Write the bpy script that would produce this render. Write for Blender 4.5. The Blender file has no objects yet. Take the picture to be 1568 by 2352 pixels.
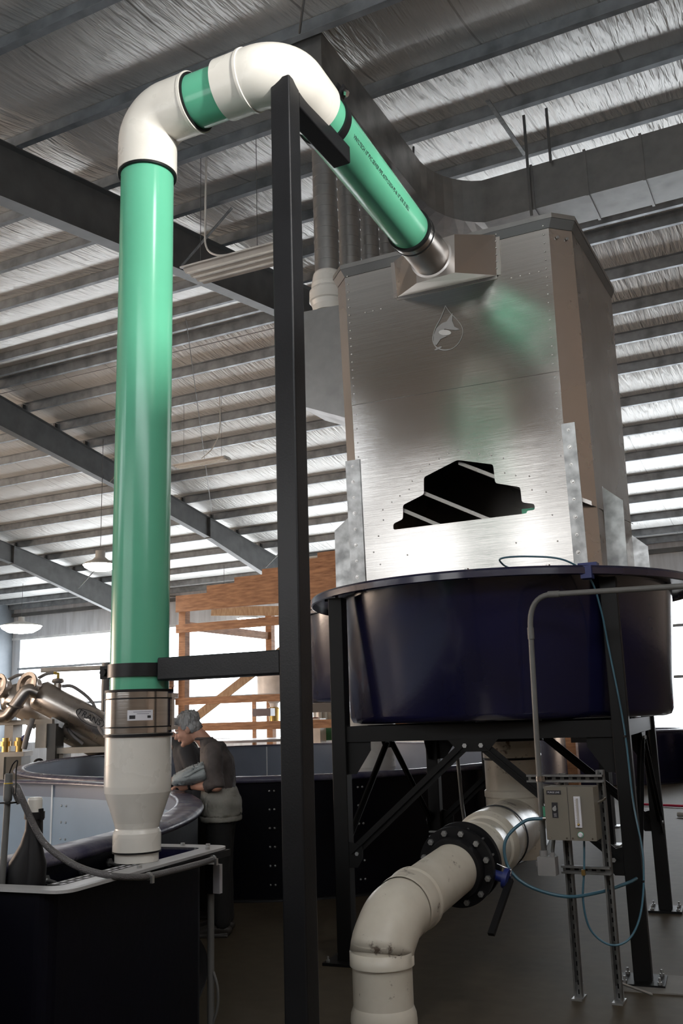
import bpy, math, random
from math import sin, cos, pi, radians, sqrt, hypot, atan2
from mathutils import Vector, Matrix, noise
random.seed(7)
S = bpy.context.scene
COL = S.collection
V = Vector

# ------------------------------------------------------------------ materials
MATS = {}
def mat(name, col, rough=0.5, metal=0.0, var=0.06, vscale=3.0, bump=0.0, bscale=20.0, stretch=(1, 1, 1),
        emit=None, coat=0.0, spec=0.5, rvar=0.0, col2=None, aniso=0.0, trans=0.0, marks=0.0):
    if name in MATS: return MATS[name]
    m = bpy.data.materials.new(name); m.use_nodes = True
    nt = m.node_tree; n = nt.nodes; l = nt.links
    b = n['Principled BSDF']
    tc = n.new('ShaderNodeTexCoord')
    mp = n.new('ShaderNodeMapping'); mp.inputs['Scale'].default_value = stretch
    l.new(tc.outputs['Object'], mp.inputs['Vector'])
    nz = n.new('ShaderNodeTexNoise'); nz.inputs['Scale'].default_value = vscale; nz.inputs['Detail'].default_value = 5
    l.new(mp.outputs[0], nz.inputs['Vector'])
    mx = n.new('ShaderNodeMix'); mx.data_type = 'RGBA'
    c2 = col2 if col2 else tuple(max(0, c * (1 - var * 3)) for c in col)
    c1 = col if col2 else tuple(min(1, c * (1 + var)) for c in col)
    mx.inputs['A'].default_value = (*c1, 1); mx.inputs['B'].default_value = (*c2, 1)
    mr = n.new('ShaderNodeMapRange'); mr.inputs['From Min'].default_value = 0.35; mr.inputs['From Max'].default_value = 0.7
    l.new(nz.outputs['Fac'], mr.inputs['Value']); l.new(mr.outputs[0], mx.inputs['Factor'])
    l.new(mx.outputs['Result'], b.inputs['Base Color'])
    if marks:
        n3 = n.new('ShaderNodeTexNoise'); n3.inputs['Scale'].default_value = 5.5; n3.inputs['Detail'].default_value = 9; n3.inputs['Roughness'].default_value = .7
        l.new(tc.outputs['Object'], n3.inputs['Vector'])
        m3 = n.new('ShaderNodeMapRange'); m3.inputs['From Min'].default_value = marks; m3.inputs['From Max'].default_value = marks + .05
        l.new(n3.outputs['Fac'], m3.inputs['Value'])
        x3 = n.new('ShaderNodeMix'); x3.data_type = 'RGBA'; x3.inputs['B'].default_value = (0.13, 0.10, 0.08, 1)
        l.new(m3.outputs[0], x3.inputs['Factor']); l.new(mx.outputs['Result'], x3.inputs['A']); l.new(x3.outputs['Result'], b.inputs['Base Color'])
    b.inputs['Roughness'].default_value = rough; b.inputs['Metallic'].default_value = metal
    b.inputs['Specular IOR Level'].default_value = spec
    if coat: b.inputs['Coat Weight'].default_value = coat; b.inputs['Coat Roughness'].default_value = 0.12
    if aniso: b.inputs['Anisotropic'].default_value = aniso
    if trans: b.inputs['Transmission Weight'].default_value = trans
    if rvar:
        r2 = n.new('ShaderNodeMapRange'); r2.inputs['From Min'].default_value = 0.3; r2.inputs['From Max'].default_value = 0.7
        r2.inputs['To Min'].default_value = max(0.02, rough - rvar); r2.inputs['To Max'].default_value = rough + rvar
        l.new(nz.outputs['Fac'], r2.inputs['Value']); l.new(r2.outputs[0], b.inputs['Roughness'])
    if bump:
        nb = n.new('ShaderNodeTexNoise'); nb.inputs['Scale'].default_value = bscale; nb.inputs['Detail'].default_value = 4
        l.new(mp.outputs[0], nb.inputs['Vector'])
        bp = n.new('ShaderNodeBump'); bp.inputs['Strength'].default_value = bump; bp.inputs['Distance'].default_value = 0.02
        l.new(nb.outputs['Fac'], bp.inputs['Height']); l.new(bp.outputs[0], b.inputs['Normal'])
    if emit:
        b.inputs['Emission Color'].default_value = (*emit[0], 1); b.inputs['Emission Strength'].default_value = emit[1]
    MATS[name] = m
    return m

M_green = mat('green pvc pipe', (0.105, 0.40, 0.255), 0.2, var=0.03, vscale=2, rvar=0.05)
M_white = mat('white pvc', (0.66, 0.64, 0.585), 0.28, var=0.03, vscale=4, rvar=0.06)
M_whited = mat('scuffed white pvc', (0.62, 0.585, 0.50), 0.33, vscale=5, col2=(0.52, 0.48, 0.40), rvar=0.08, marks=0.60)
M_scuff = mat('dark scuff', (0.10, 0.08, 0.07), 0.6)
M_rub = mat('black rubber', (0.006, 0.006, 0.007), 0.5, spec=0.3)
M_steel = mat('polished steel band', (0.62, 0.61, 0.59), 0.16, metal=1, var=0.04, bump=0.03, bscale=8, stretch=(1, 1, 30))
M_black = mat('black painted steel', (0.010, 0.0105, 0.012), 0.36, spec=0.35, var=0.1, bump=0.04, bscale=120)
M_blackd = mat('dark painted stand steel', (0.005, 0.005, 0.005), 0.5, spec=0.25, var=0.1)
M_alu = mat('brushed aluminium', (0.60, 0.59, 0.57), 0.13, metal=1, var=0.03, vscale=1.5, bump=0.045, bscale=4, stretch=(0.5, 0.5, 170), rvar=0.02)
M_alum = mat('mill aluminium sheet', (0.60, 0.57, 0.54), 0.3, metal=1, var=0.05, vscale=1.5, bump=0.05, bscale=3, rvar=0.06)
M_galv = mat('galvanised steel', (0.50, 0.51, 0.51), 0.42, metal=0.9, var=0.1, vscale=14, rvar=0.1)
M_strut = mat('dull galvanised strut', (0.22, 0.22, 0.215), 0.45, metal=0.8, var=0.1, vscale=14)
M_duct = mat('galvanised duct sheet', (0.42, 0.42, 0.41), 0.36, metal=0.9, var=0.08, vscale=4, rvar=0.08)
M_rivet = mat('rivet metal', (0.72, 0.71, 0.69), 0.3, metal=1)
M_logo = mat('etched logo', (0.36, 0.355, 0.345), 0.5, metal=0.8)
M_logol = mat('etched logo light', (0.66, 0.65, 0.63), 0.5, metal=0.8)
M_navy = mat('navy fibreglass', (0.008, 0.008, 0.034), 0.24, var=0.1, vscale=3, bump=0.04, bscale=30, rvar=0.05, coat=0.8)
M_navyd = mat('dark navy fibreglass panel', (0.0015, 0.0015, 0.005), 0.5, spec=0.15, var=0.1, vscale=3, bump=0.05, bscale=22)
M_rim = mat('worn navy tank rim', (0.115, 0.11, 0.145), 0.34, vscale=7, col2=(0.035, 0.035, 0.085), bump=0.12, bscale=30, rvar=0.1)
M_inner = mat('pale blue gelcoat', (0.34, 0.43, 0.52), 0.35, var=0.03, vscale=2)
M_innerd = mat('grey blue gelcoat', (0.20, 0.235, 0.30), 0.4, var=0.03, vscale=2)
M_seam = mat('white seam sealant', (0.72, 0.76, 0.78), 0.4)
M_purlin = mat('galvanised purlin', (0.27, 0.295, 0.315), 0.45, metal=0.3, var=0.12, vscale=4, rvar=0.1)
M_raft = mat('grey primed rafter', (0.11, 0.113, 0.112), 0.5, var=0.08)
M_pale = mat('pale foil wall lining', (0.62, 0.65, 0.68), 0.45, metal=0.2, vscale=2, bump=0.4, bscale=3, stretch=(3, 3, 0.4))
M_tan = mat('plywood lined wall', (0.46, 0.37, 0.30), 0.6, vscale=2, col2=(0.38, 0.29, 0.23))
M_wall = mat('grey wall panel', (0.22, 0.25, 0.28), 0.5, var=0.04)
M_wood = mat('pine timber', (0.48, 0.25, 0.125), 0.6, vscale=3.5, col2=(0.27, 0.12, 0.055), stretch=(1, 1, 6), bump=0.1, bscale=12)
M_wood2 = mat('pale timber', (0.50, 0.34, 0.20), 0.6, vscale=6, col2=(0.36, 0.21, 0.11), stretch=(4, 4, 1))
M_lamp = mat('lamp glow', (0.9, 0.9, 0.9), 0.4, emit=((1.0, 0.97, 0.95), 30))
M_fix = mat('white enamel fixture', (0.62, 0.60, 0.56), 0.4)
M_cond = mat('grey conduit', (0.12, 0.12, 0.115), 0.45, var=0.04)
M_box = mat('grey plastic box', (0.30, 0.29, 0.285), 0.5)
M_panel = mat('beige enamel panel', (0.165, 0.150, 0.120), 0.45, var=0.03)
M_tube = mat('blue poly tube', (0.045, 0.12, 0.165), 0.3)
M_brass = mat('brass', (0.55, 0.38, 0.14), 0.3, metal=1)
M_yel = mat('yellow fitting', (0.60, 0.42, 0.05), 0.4)
M_blue = mat('bright blue plastic', (0.012, 0.022, 0.13), 0.4)
M_label = mat('white label', (0.62, 0.62, 0.66), 0.4)
M_ink = mat('black ink', (0.015, 0.015, 0.02), 0.5)
M_skin = mat('skin', (0.50, 0.26, 0.18), 0.5, var=0.08, vscale=12)
M_hair = mat('grey hair', (0.34, 0.34, 0.34), 0.6, vscale=30, col2=(0.13, 0.13, 0.13), bump=0.6, bscale=60, stretch=(1, 1, 0.3))
M_shirt = mat('charcoal shirt', (0.075, 0.062, 0.058), 0.75, var=0.12, vscale=9, bump=0.5, bscale=9)
M_vest = mat('stone grey jacket cloth', (0.27, 0.26, 0.23), 0.8, var=0.1, vscale=8, bump=0.6, bscale=9)
M_jack = mat('pale blue-grey jacket', (0.34, 0.37, 0.37), 0.7, var=0.08, vscale=8, bump=0.5, bscale=10)
M_trou = mat('dark trousers', (0.009, 0.009, 0.009), 0.85, bump=0.4, bscale=8)
M_shoe = mat('dark leather', (0.03, 0.026, 0.022), 0.5)
M_dark = mat('dark jacket cloth', (0.035, 0.034, 0.037), 0.75, bump=0.4, bscale=9)
M_ss = mat('stainless vessel', (0.60, 0.56, 0.52), 0.30, metal=1, var=0.08, vscale=2, rvar=0.06)
M_cream = mat('cream enamel', (0.60, 0.55, 0.47), 0.45)
M_gr = mat('green plastic lid', (0.06, 0.20, 0.09), 0.5)
M_red = mat('red hose rubber', (0.75, 0.03, 0.10), 0.4)
M_hopper = mat('translucent white plastic', (0.80, 0.74, 0.68), 0.4)
M_rust = mat('rust red casting', (0.20, 0.05, 0.03), 0.6)
M_clear = mat('clear acrylic tube', (0.55, 0.53, 0.50), 0.1, metal=0.3)

def glow(name, col, st):
    """daylit translucent wall panel: fibreglass sheet lit from outside, corrugated look"""
    m = bpy.data.materials.new(name); m.use_nodes = True
    nt = m.node_tree; n = nt.nodes; l = nt.links; b = n['Principled BSDF']
    tc = n.new('ShaderNodeTexCoord'); nz = n.new('ShaderNodeTexNoise'); nz.inputs['Scale'].default_value = 0.7
    l.new(tc.outputs['Object'], nz.inputs['Vector'])
    cr = n.new('ShaderNodeMapRange'); cr.inputs['To Min'].default_value = st * 0.75; cr.inputs['To Max'].default_value = st * 1.25
    l.new(nz.outputs['Fac'], cr.inputs['Value']); l.new(cr.outputs[0], b.inputs['Emission Strength'])
    b.inputs['Emission Color'].default_value = (*col, 1); b.inputs['Base Color'].default_value = (0.75, 0.78, 0.8, 1)
    b.inputs['Roughness'].default_value = 0.5
    return m
M_glow = glow('daylit translucent panel', (0.90, 0.95, 1.0), 7.0)
M_glown = glow('daylit translucent panel near', (0.98, 0.97, 0.97), 2.2)
M_gloww2 = glow('warm sunlit door panel', (1.0, 0.78, 0.62), 15.0)
M_gloww = glow('warm daylit door panel', (1.0, 0.80, 0.66), 7.0)
M_glowt = glow('added ceiling fill panel', (0.92, 0.96, 1.0), 6.0)  # glow for the added high bands that brighten the near ceiling

def foil_mat():
    m = bpy.data.materials.new('foil faced insulation'); m.use_nodes = True
    nt = m.node_tree; n = nt.nodes; l = nt.links; b = n['Principled BSDF']
    tc = n.new('ShaderNodeTexCoord')
    def wrinkle(sx, sy, rot, scale, det=3):
        mp = n.new('ShaderNodeMapping'); mp.inputs['Scale'].default_value = (sx, sy, 1); mp.inputs['Rotation'].default_value = (0, 0, rot)
        l.new(tc.outputs['Object'], mp.inputs['Vector'])
        nz = n.new('ShaderNodeTexNoise'); nz.inputs['Scale'].default_value = scale; nz.inputs['Detail'].default_value = det; nz.inputs['Distortion'].default_value = 0.3
        l.new(mp.outputs[0], nz.inputs['Vector']); return nz.outputs['Fac']
    a = wrinkle(5, 0.7, 0.12, 2.5); c = wrinkle(22, 1.6, -0.05, 1.5, 2)
    ad = n.new('ShaderNodeMath'); ad.operation = 'MULTIPLY_ADD'; ad.inputs[1].default_value = 0.35
    l.new(c, ad.inputs[0]); l.new(a, ad.inputs[2])
    bp = n.new('ShaderNodeBump'); bp.inputs['Strength'].default_value = 0.8; bp.inputs['Distance'].default_value = 0.05
    l.new(ad.outputs[0], bp.inputs['Height']); l.new(bp.outputs[0], b.inputs['Normal'])
    # taped joints across the sheet every 1.22 m
    sp = n.new('ShaderNodeSeparateXYZ'); l.new(tc.outputs['Object'], sp.inputs[0])
    md = n.new('ShaderNodeMath'); md.operation = 'PINGPONG'; md.inputs[1].default_value = 0.61; l.new(sp.outputs['X'], md.inputs[0])
    lt = n.new('ShaderNodeMath'); lt.operation = 'LESS_THAN'; lt.inputs[1].default_value = 0.012; l.new(md.outputs[0], lt.inputs[0])
    big = wrinkle(0.5, 0.5, 0, 1.2, 3)
    mx = n.new('ShaderNodeMix'); mx.data_type = 'RGBA'; mx.inputs['A'].default_value = (0.80, 0.80, 0.78, 1); mx.inputs['B'].default_value = (0.70, 0.69, 0.66, 1)
    l.new(big, mx.inputs['Factor'])
    m2 = n.new('ShaderNodeMix'); m2.data_type = 'RGBA'; m2.inputs['B'].default_value = (0.48, 0.47, 0.45, 1)
    l.new(mx.outputs['Result'], m2.inputs['A']); l.new(lt.outputs[0], m2.inputs['Factor'])
    l.new(m2.outputs['Result'], b.inputs['Base Color'])
    b.inputs['Roughness'].default_value = 0.42; b.inputs['Metallic'].default_value = 0.35
    return m
M_foil = foil_mat()

def floor_mat():
    m = bpy.data.materials.new('sealed concrete'); m.use_nodes = True
    nt = m.node_tree; n = nt.nodes; l = nt.links; b = n['Principled BSDF']
    tc = n.new('ShaderNodeTexCoord')
    a = n.new('ShaderNodeTexNoise'); a.inputs['Scale'].default_value = 0.8; a.inputs['Detail'].default_value = 8
    c = n.new('ShaderNodeTexNoise'); c.inputs['Scale'].default_value = 9; c.inputs['Detail'].default_value = 6
    l.new(tc.outputs['Object'], a.inputs['Vector']); l.new(tc.outputs['Object'], c.inputs['Vector'])
    mx = n.new('ShaderNodeMix'); mx.data_type = 'RGBA'; mx.inputs['A'].default_value = (0.070, 0.055, 0.036, 1); mx.inputs['B'].default_value = (0.12, 0.096, 0.064, 1)
    l.new(a.outputs['Fac'], mx.inputs['Factor'])
    m2 = n.new('ShaderNodeMix'); m2.data_type = 'RGBA'; m2.blend_type = 'MULTIPLY'; m2.inputs['Factor'].default_value = 0.5
    l.new(mx.outputs['Result'], m2.inputs['A']); l.new(c.outputs['Fac'], m2.inputs['B']); l.new(m2.outputs['Result'], b.inputs['Base Color'])
    b.inputs['Roughness'].default_value = 0.62; b.inputs['Specular IOR Level'].default_value = 0.25
    bp = n.new('ShaderNodeBump'); bp.inputs['Strength'].default_value = 0.08; l.new(c.outputs['Fac'], bp.inputs['Height']); l.new(bp.outputs[0], b.inputs['Normal'])
    return m
M_floor = floor_mat()

# ------------------------------------------------------------------ mesh kit
def frame_of(d, up=V((0, 0, 1))):
    d = V(d).normalized()
    if abs(d.dot(up)) > 0.98: up = V((0, 1, 0))
    x = d.cross(up).normalized(); y = x.cross(d).normalized()
    return x, y, d
class MB:
    def __init__(s): s.v = []; s.f = []; s.sm = []; s.mi = []; s.cur = 0; s.extra = []
    def add(s, vs, fs, smooth=False):
        o = len(s.v); s.v += [V(p) for p in vs]
        for f in fs: s.f.append([i + o for i in f]); s.sm.append(smooth); s.mi.append(s.cur)
        return s
    def hexa(s, p):  # 8 points: bottom 4 ccw, top 4 ccw
        return s.add(p, [(3, 2, 1, 0), (4, 5, 6, 7), (0, 1, 5, 4), (1, 2, 6, 5), (2, 3, 7, 6), (3, 0, 4, 7)])
    def box(s, c, size, ax=None):
        c = V(c); x, y, z = ax if ax else (V((1, 0, 0)), V((0, 1, 0)), V((0, 0, 1)))
        a, b, d = (V(x) * size[0] / 2, V(y) * size[1] / 2, V(z) * size[2] / 2)
        return s.hexa([c - a - b - d, c + a - b - d, c + a + b - d, c - a + b - d, c - a - b + d, c + a - b + d, c + a + b + d, c - a + b + d])
    def bbox(s, lo, hi):
        lo, hi = V(lo), V(hi); return s.box((lo + hi) / 2, hi - lo)
    def bar(s, p, q, w, h, up=V((0, 0, 1)), bev=0.0):
        p, q = V(p), V(q); x, y, d = frame_of(q - p, V(up))
        if bev <= 0: return s.box((p + q) / 2, (w, h, (q - p).length), (x, y, d))
        return s.prism([p + x * a + y * b for a, b in rrect(w, h, bev)], q - p)
    def prism(s, pts, ext, smooth=False):
        n = len(pts); ext = V(ext); pts = [V(p) for p in pts]
        fs = [tuple(range(n))[::-1], tuple(range(n, 2 * n))] + [(i, (i + 1) % n, (i + 1) % n + n, i + n) for i in range(n)]
        return s.add(pts + [p + ext for p in pts], fs, smooth)
    def rings(s, rings, closed=False, cap=True, smooth=True):
        n = len(rings[0]); o = []; fs = []
        for r in rings: o += r
        m = len(rings)
        for k in range(m if closed else m - 1):
            for i in range(n):
                a = k * n + i; b = k * n + (i + 1) % n; c = ((k + 1) % m) * n + (i + 1) % n; d = ((k + 1) % m) * n + i
                fs.append((a, b, c, d))
        s.add(o, fs, smooth)
        if cap and not closed: s.add(rings[0], [tuple(range(n))[::-1]]); s.add(rings[-1], [tuple(range(n))])
        return s
    def tube(s, path, r, n=16, cap=True, closed=False):
        path = [V(p) for p in path]; m = len(path)
        rr = r if isinstance(r, (list, tuple)) else [r] * m
        x = None; out = []
        for i, p in enumerate(path):
            if closed: d = path[(i + 1) % m] - path[i - 1]
            else: d = path[min(i + 1, m - 1)] - path[max(i - 1, 0)]
            d.normalize()
            if x is None: x, y, _ = frame_of(d)
            x = (x - d * x.dot(d)).normalized(); y = d.cross(x)
            out.append([p + x * rr[i] * cos(2 * pi * k / n) + y * rr[i] * sin(2 * pi * k / n) for k in range(n)])
        return s.rings(out, closed=closed, cap=cap)
    def lathe(s, prof, o, axis=(0, 0, 1), n=48, cap=False, hard=True):
        """prof: (radius, distance along axis)"""
        o = V(o); x, y, d = frame_of(axis)
        rg = [[o + d * h + (x * cos(2 * pi * k / n) + y * sin(2 * pi * k / n)) * r for k in range(n)] for r, h in prof]
        if hard:
            for a, b in zip(rg[:-1], rg[1:]): s.rings([a, b], cap=False)
            if cap: s.add(rg[0], [tuple(range(n))[::-1]]); s.add(rg[-1], [tuple(range(n))])
            return s
        return s.rings(rg, cap=cap)
    def cyl(s, p, q, r, n=24): return s.lathe([(r, 0), (r, (V(q) - V(p)).length)], p, V(q) - V(p), n, cap=True)
    def ball(s, c, r, n=12, sc=(1, 1, 1)):
        c = V(c); m = n // 2; vs = [c + V((0, 0, r * sc[2]))]
        for i in range(1, m):
            t = pi * i / m
            for k in range(n): vs.append(c + V((r * sc[0] * sin(t) * cos(2 * pi * k / n), r * sc[1] * sin(t) * sin(2 * pi * k / n), r * sc[2] * cos(t))))
        vs.append(c - V((0, 0, r * sc[2]))); fs = []
        for k in range(n): fs.append((0, 1 + k, 1 + (k + 1) % n))
        for i in range(m - 2):
            for k in range(n): a = 1 + i * n + k; b = 1 + i * n + (k + 1) % n; fs.append((a, a + n, b + n, b))
        L = len(vs) - 1
        for k in range(n): fs.append((L, 1 + (m - 2) * n + (k + 1) % n, 1 + (m - 2) * n + k))
        return s.add(vs, fs, True)
    def hexnut(s, c, axis, r, h):
        x, y, d = frame_of(axis); c = V(c)
        return s.prism([c + (x * cos(k * pi / 3) + y * sin(k * pi / 3)) * r for k in range(6)], d * h)
    def mesh(s, name, origin=V((0, 0, 0)), m=None):
        me = bpy.data.meshes.new(name); me.from_pydata([p - origin for p in s.v], [], s.f)
        me.polygons.foreach_set('use_smooth', s.sm)
        if m: me.materials.append(m)
        if s.extra and len(s.mi) == len(s.f):
            for e in s.extra: me.materials.append(e)
            me.polygons.foreach_set('material_index', s.mi)
        me.validate(); me.update(); return me
    def build(s, name, m, parent=None, origin=None, label=None):
        og = V(origin) if origin is not None else (parent_origin(parent) if parent else V((0, 0, 0)))
        o = bpy.data.objects.new(name, s.mesh(name, og, m)); COL.objects.link(o)
        if parent: o.parent = parent
        else: o.location = og
        ORG[o.name] = og
        if label: o['label'] = label
        return o
ORG = {}
def parent_origin(p): return ORG[p.name]
def rrect(w, h, b, n=3):
    out = []
    for cx, cy, a0 in ((w / 2 - b, h / 2 - b, 0), (-w / 2 + b, h / 2 - b, 90), (-w / 2 + b, -h / 2 + b, 180), (w / 2 - b, -h / 2 + b, 270)):
        for k in range(n + 1):
            a = radians(a0 + 90 * k / n); out.append((cx + b * cos(a), cy + b * sin(a)))
    return out
def thing(name, loc, label, cat, group=None):
    o = bpy.data.objects.new(name, None); COL.objects.link(o); o.location = V(loc); o.empty_display_size = 0.1
    ORG[o.name] = V(loc); o['label'] = label; o['category'] = cat
    if group: o['group'] = group
    return o
def tag(o, label, cat, group=None, kind=None):
    if label: o['label'] = label
    if cat: o['category'] = cat
    if group: o['group'] = group
    if kind: o['kind'] = kind
    return o
def struct(o): o['kind'] = 'structure'; return o
def arc(p0, p1, p2, n=10):  # quadratic curve
    p0, p1, p2 = V(p0), V(p1), V(p2)
    return [(1 - t) ** 2 * p0 + 2 * t * (1 - t) * p1 + t * t * p2 for t in [i / n for i in range(n + 1)]]
def spline(pts, n=8):
    P = [V(p) for p in pts]; P = [P[0] * 2 - P[1]] + P + [P[-1] * 2 - P[-2]]; out = []
    for i in range(1, len(P) - 2):
        for k in range(n):
            t = k / n
            out.append(0.5 * ((2 * P[i]) + (P[i + 1] - P[i - 1]) * t + (2 * P[i - 1] - 5 * P[i] + 4 * P[i + 1] - P[i + 2]) * t * t + (3 * P[i] - P[i - 1] - 3 * P[i + 1] + P[i + 2]) * t ** 3))
    return out + [P[-2]]
def text(name, body, size, o, xdir, ydir, m, parent, thick=0.001):
    cu = bpy.data.curves.new(name, 'FONT'); cu.body = body; cu.size = size; cu.extrude = thick / 2; cu.align_x = 'CENTER'; cu.align_y = 'CENTER'
    t = bpy.data.objects.new(name, cu); COL.objects.link(t)
    dg = bpy.context.evaluated_depsgraph_get(); me = bpy.data.meshes.new_from_object(t.evaluated_get(dg))
    bpy.data.objects.remove(t); x = V(xdir).normalized(); y = V(ydir).normalized(); z = x.cross(y)
    og = parent_origin(parent); o = V(o)
    for vv in me.vertices: vv.co = o + x * vv.co.x + y * vv.co.y + z * vv.co.z - og
    me.materials.clear(); me.materials.append(m)
    ob = bpy.data.objects.new(name, me); COL.objects.link(ob); ob.parent = parent; ORG[ob.name] = og
    return ob

# ------------------------------------------------------------------ camera
YAW, PIT, ROL, F = radians(26.6), radians(12.27), radians(1.71), 2180
Fv = V((-sin(YAW) * cos(PIT), cos(YAW) * cos(PIT), sin(PIT)))
R0 = V((cos(YAW), sin(YAW), 0)); U0 = R0.cross(Fv)
Rv = R0 * cos(ROL) - U0 * sin(ROL); Uv = U0 * cos(ROL) + R0 * sin(ROL)
cam = bpy.data.cameras.new('camera'); co = bpy.data.objects.new('camera', cam); COL.objects.link(co)
mtx = Matrix((Rv, Uv, -Fv)).transposed().to_4x4(); mtx.translation = V((0, 0, 1.6)); co.matrix_world = mtx
cam.sensor_fit = 'VERTICAL'; cam.sensor_height = 24; cam.sensor_width = 16; cam.lens = F * 24 / 2352; cam.clip_end = 200
S.camera = co

# ------------------------------------------------------------------ building shell
XL, XR, YN, YF, YR, ZR = -31.8, 8.0, -1.2, 30.9, 14.9, 9.3
def zroof(y): return ZR - abs(y - YR) / 6      # underside of purlins
b = MB(); b.bbox((XL - .2, YN - 12, -.2), (XR + .2, YF + .2, 0)); struct(b.build('floor', M_floor))
YS = [-1.1, 0.2, 1.3, 2.75, 4.15, 5.55, 7.0, 8.45, 9.75, 11.1, 12.4, 13.55, 14.45, 15.05, 16.2, 17.3, 18.4, 19.6, 21.1, 22.6, 24.1, 25.55, 27.0, 28.5, 29.8, 30.6]
names = ['second', 'third', 'fourth', 'fifth', 'sixth', 'seventh', 'eighth', 'ninth', 'tenth', 'eleventh', 'twelfth', 'thirteenth', 'fourteenth']
def purlin(y, i):
    s = -1 if y < YR else 1; z = zroof(y); k = s * 0.075
    b = MB(); t = 0.006; L0, L1 = XL, XR
    sec = [(0, 0), (k, 0), (k, t), (s * t, t), (s * t, .2 - t), (-k, .2 - t), (-k, .2), (0, .2)] if s > 0 else [(0, 0), (0, .2), (-k, .2), (-k, .2 - t), (s * t, .2 - t), (s * t, t), (k, t), (k, 0)]
    b.prism([V((L0, y + p, z + q)) for p, q in sec][::-1], (L1 - L0, 0, 0))
    o = b.build('roof_purlin', M_purlin, origin=(-8, y, z))
    n = (12 - i) if s < 0 else (i - 13)
    if n == 0: lab = 'galvanised roof purlin on the ' + ('near' if s < 0 else 'far') + ' side of the ridge, topmost on its slope'
    else: lab = '%s galvanised purlin down from the ridge on the %s roof slope' % (names[n - 1], 'near' if s < 0 else 'far')
    tag(o, lab, 'purlin', 'galvanised roof purlins')
for i, y in enumerate(YS):
    if y > 1.5: purlin(y, i)
# foil insulation, sagging between purlins
b = MB(); prof = []
ys = [YN - .2] + YS + [YF + .2]
for a, c in zip(ys[:-1], ys[1:]):
    for k in range(8):
        t = k / 8; y = a + (c - a) * t
        prof.append((y, zroof(y) + .205 - 0.30 * (c - a) * t * (1 - t) * 0.28 * 2))
prof.append((ys[-1], zroof(ys[-1]) + .2))
xs = [XL - .1, XR + .1]
n = len(prof); vs = [V((x, y, z)) for x in xs for y, z in prof] + [V((x, y, z + .12)) for x in xs for y, z in ((p[0], zroof(p[0]) + .2) for p in prof)]
fs = [(i, i + 1, n + i + 1, n + i) for i in range(n - 1)] + [(2 * n + i, 3 * n + i, 3 * n + i + 1, 2 * n + i + 1) for i in range(n - 1)]
b.add(vs, fs, True); struct(b.build('ceiling', M_foil))

# walls
def wall_long(y0, y1, zt, name, holes, m):
    b = MB(); x = XL
    for h in holes:
        b.bbox((x, y0, 0), (h[0], y1, zt)); b.bbox((h[0], y0, h[3]), (h[1], y1, zt))
        if h[2] > 0: b.bbox((h[0], y0, 0), (h[1], y1, h[2]))
        x = h[1]
    b.bbox((x, y0, 0), (XR, y1, zt)); return struct(b.build(name, m))
FX = [-31.6, -24.8, -16.6, -7.5, 1.6, 8.0]
holes = [(FX[i] + .25, FX[i + 1] - .25, 1.0, 5.35) for i in range(4)]
wall_long(YF, YF + .2, zroof(YF) + .2, 'wall_back', holes, M_pale)
for i, h in enumerate(holes):
    b = MB(); w = 1.0; x = h[0]
    while x < h[1] - .01:   # lapped corrugated fibreglass sheets
        x2 = min(x + w, h[1]); b.bbox((x, YF + .05 + (.01 if int(x * 10) % 2 else 0), h[2]), (x2, YF + .09, h[3])); x = x2
    wo = struct(b.build('window_%d' % (i + 1), M_glow))
    g = MB()
    for z in (2.55, 4.1): g.bbox((h[0], YF - .12, z - .045), (h[1], YF + .02, z + .045))
    g.build('girt', M_purlin, wo)
nh = [(-21.5, -15.5, 0.3, 4.3), (-14.0, -6.9, 4.4, 5.6), (-6.6, -2.6, 2.2, 4.1), (-2.3, 6.5, 4.4, 5.6)]
wall_long(YN - .2, YN, zroof(YN) + .2, 'wall_front', nh, M_tan)
for i, h in enumerate(nh):
    b = MB(); b.bbox((h[0], YN - .14, h[2]), (h[1], YN - .1, h[3])); struct(b.build('window_%d' % (i + 6), M_gloww if i == 0 else (M_glown if i == 2 else M_glowt)))  # the two high bands are added, unseen fill for the near ceiling
b = MB(); wy0, wy1, wz0, wz1 = -.45, 2.0, 4.55, 6.25
for lo_, hi_ in (((YN, 0), (wy0, 6.5)), ((wy0, 0), (wy1, wz0)), ((wy0, wz1), (wy1, 6.65)), ((wy1, 0), (YF, 6.65))): b.bbox((XR, lo_[0], lo_[1]), (XR + .2, hi_[0], hi_[1]))
b.prism([V((XR, YN, 6.5)), V((XR, YF, 6.6)), V((XR, YF, zroof(YF) + .2)), V((XR, YR, ZR + .2)), V((XR, YN, zroof(YN) + .2))], (.2, 0, 0))
struct(b.build('wall_right', M_tan))
b = MB()
for y_ in (wy0, (wy0 + wy1) / 2, wy1): b.bbox((XR + .05, y_ - .03, wz0), (XR + .15, y_ + .03, wz1))
for z_ in (wz0, wz1): b.bbox((XR + .05, wy0, z_ - .03), (XR + .15, wy1, z_ + .03))
struct(b.build('window_10', M_raft))
b = MB(); ly0, ly1, lz = -0.9, 10.0, 5.0
for lo_, hi_ in (((YN, 0), (ly0, lz)), ((ly1, 0), (YF, lz))): b.bbox((XL - .2, lo_[0], lo_[1]), (XL, hi_[0], hi_[1]))
b.prism([V((XL - .2, YN, lz)), V((XL - .2, YF, lz)), V((XL - .2, YF, zroof(YF) + .2)), V((XL - .2, YR, ZR + .2)), V((XL - .2, YN, zroof(YN) + .2))], (.2, 0, 0))
struct(b.build('wall_left', M_wall))
b = MB(); b.bbox((XL - .14, ly0, 0), (XL - .1, ly1, lz)); struct(b.build('door_2', M_gloww2))
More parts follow.
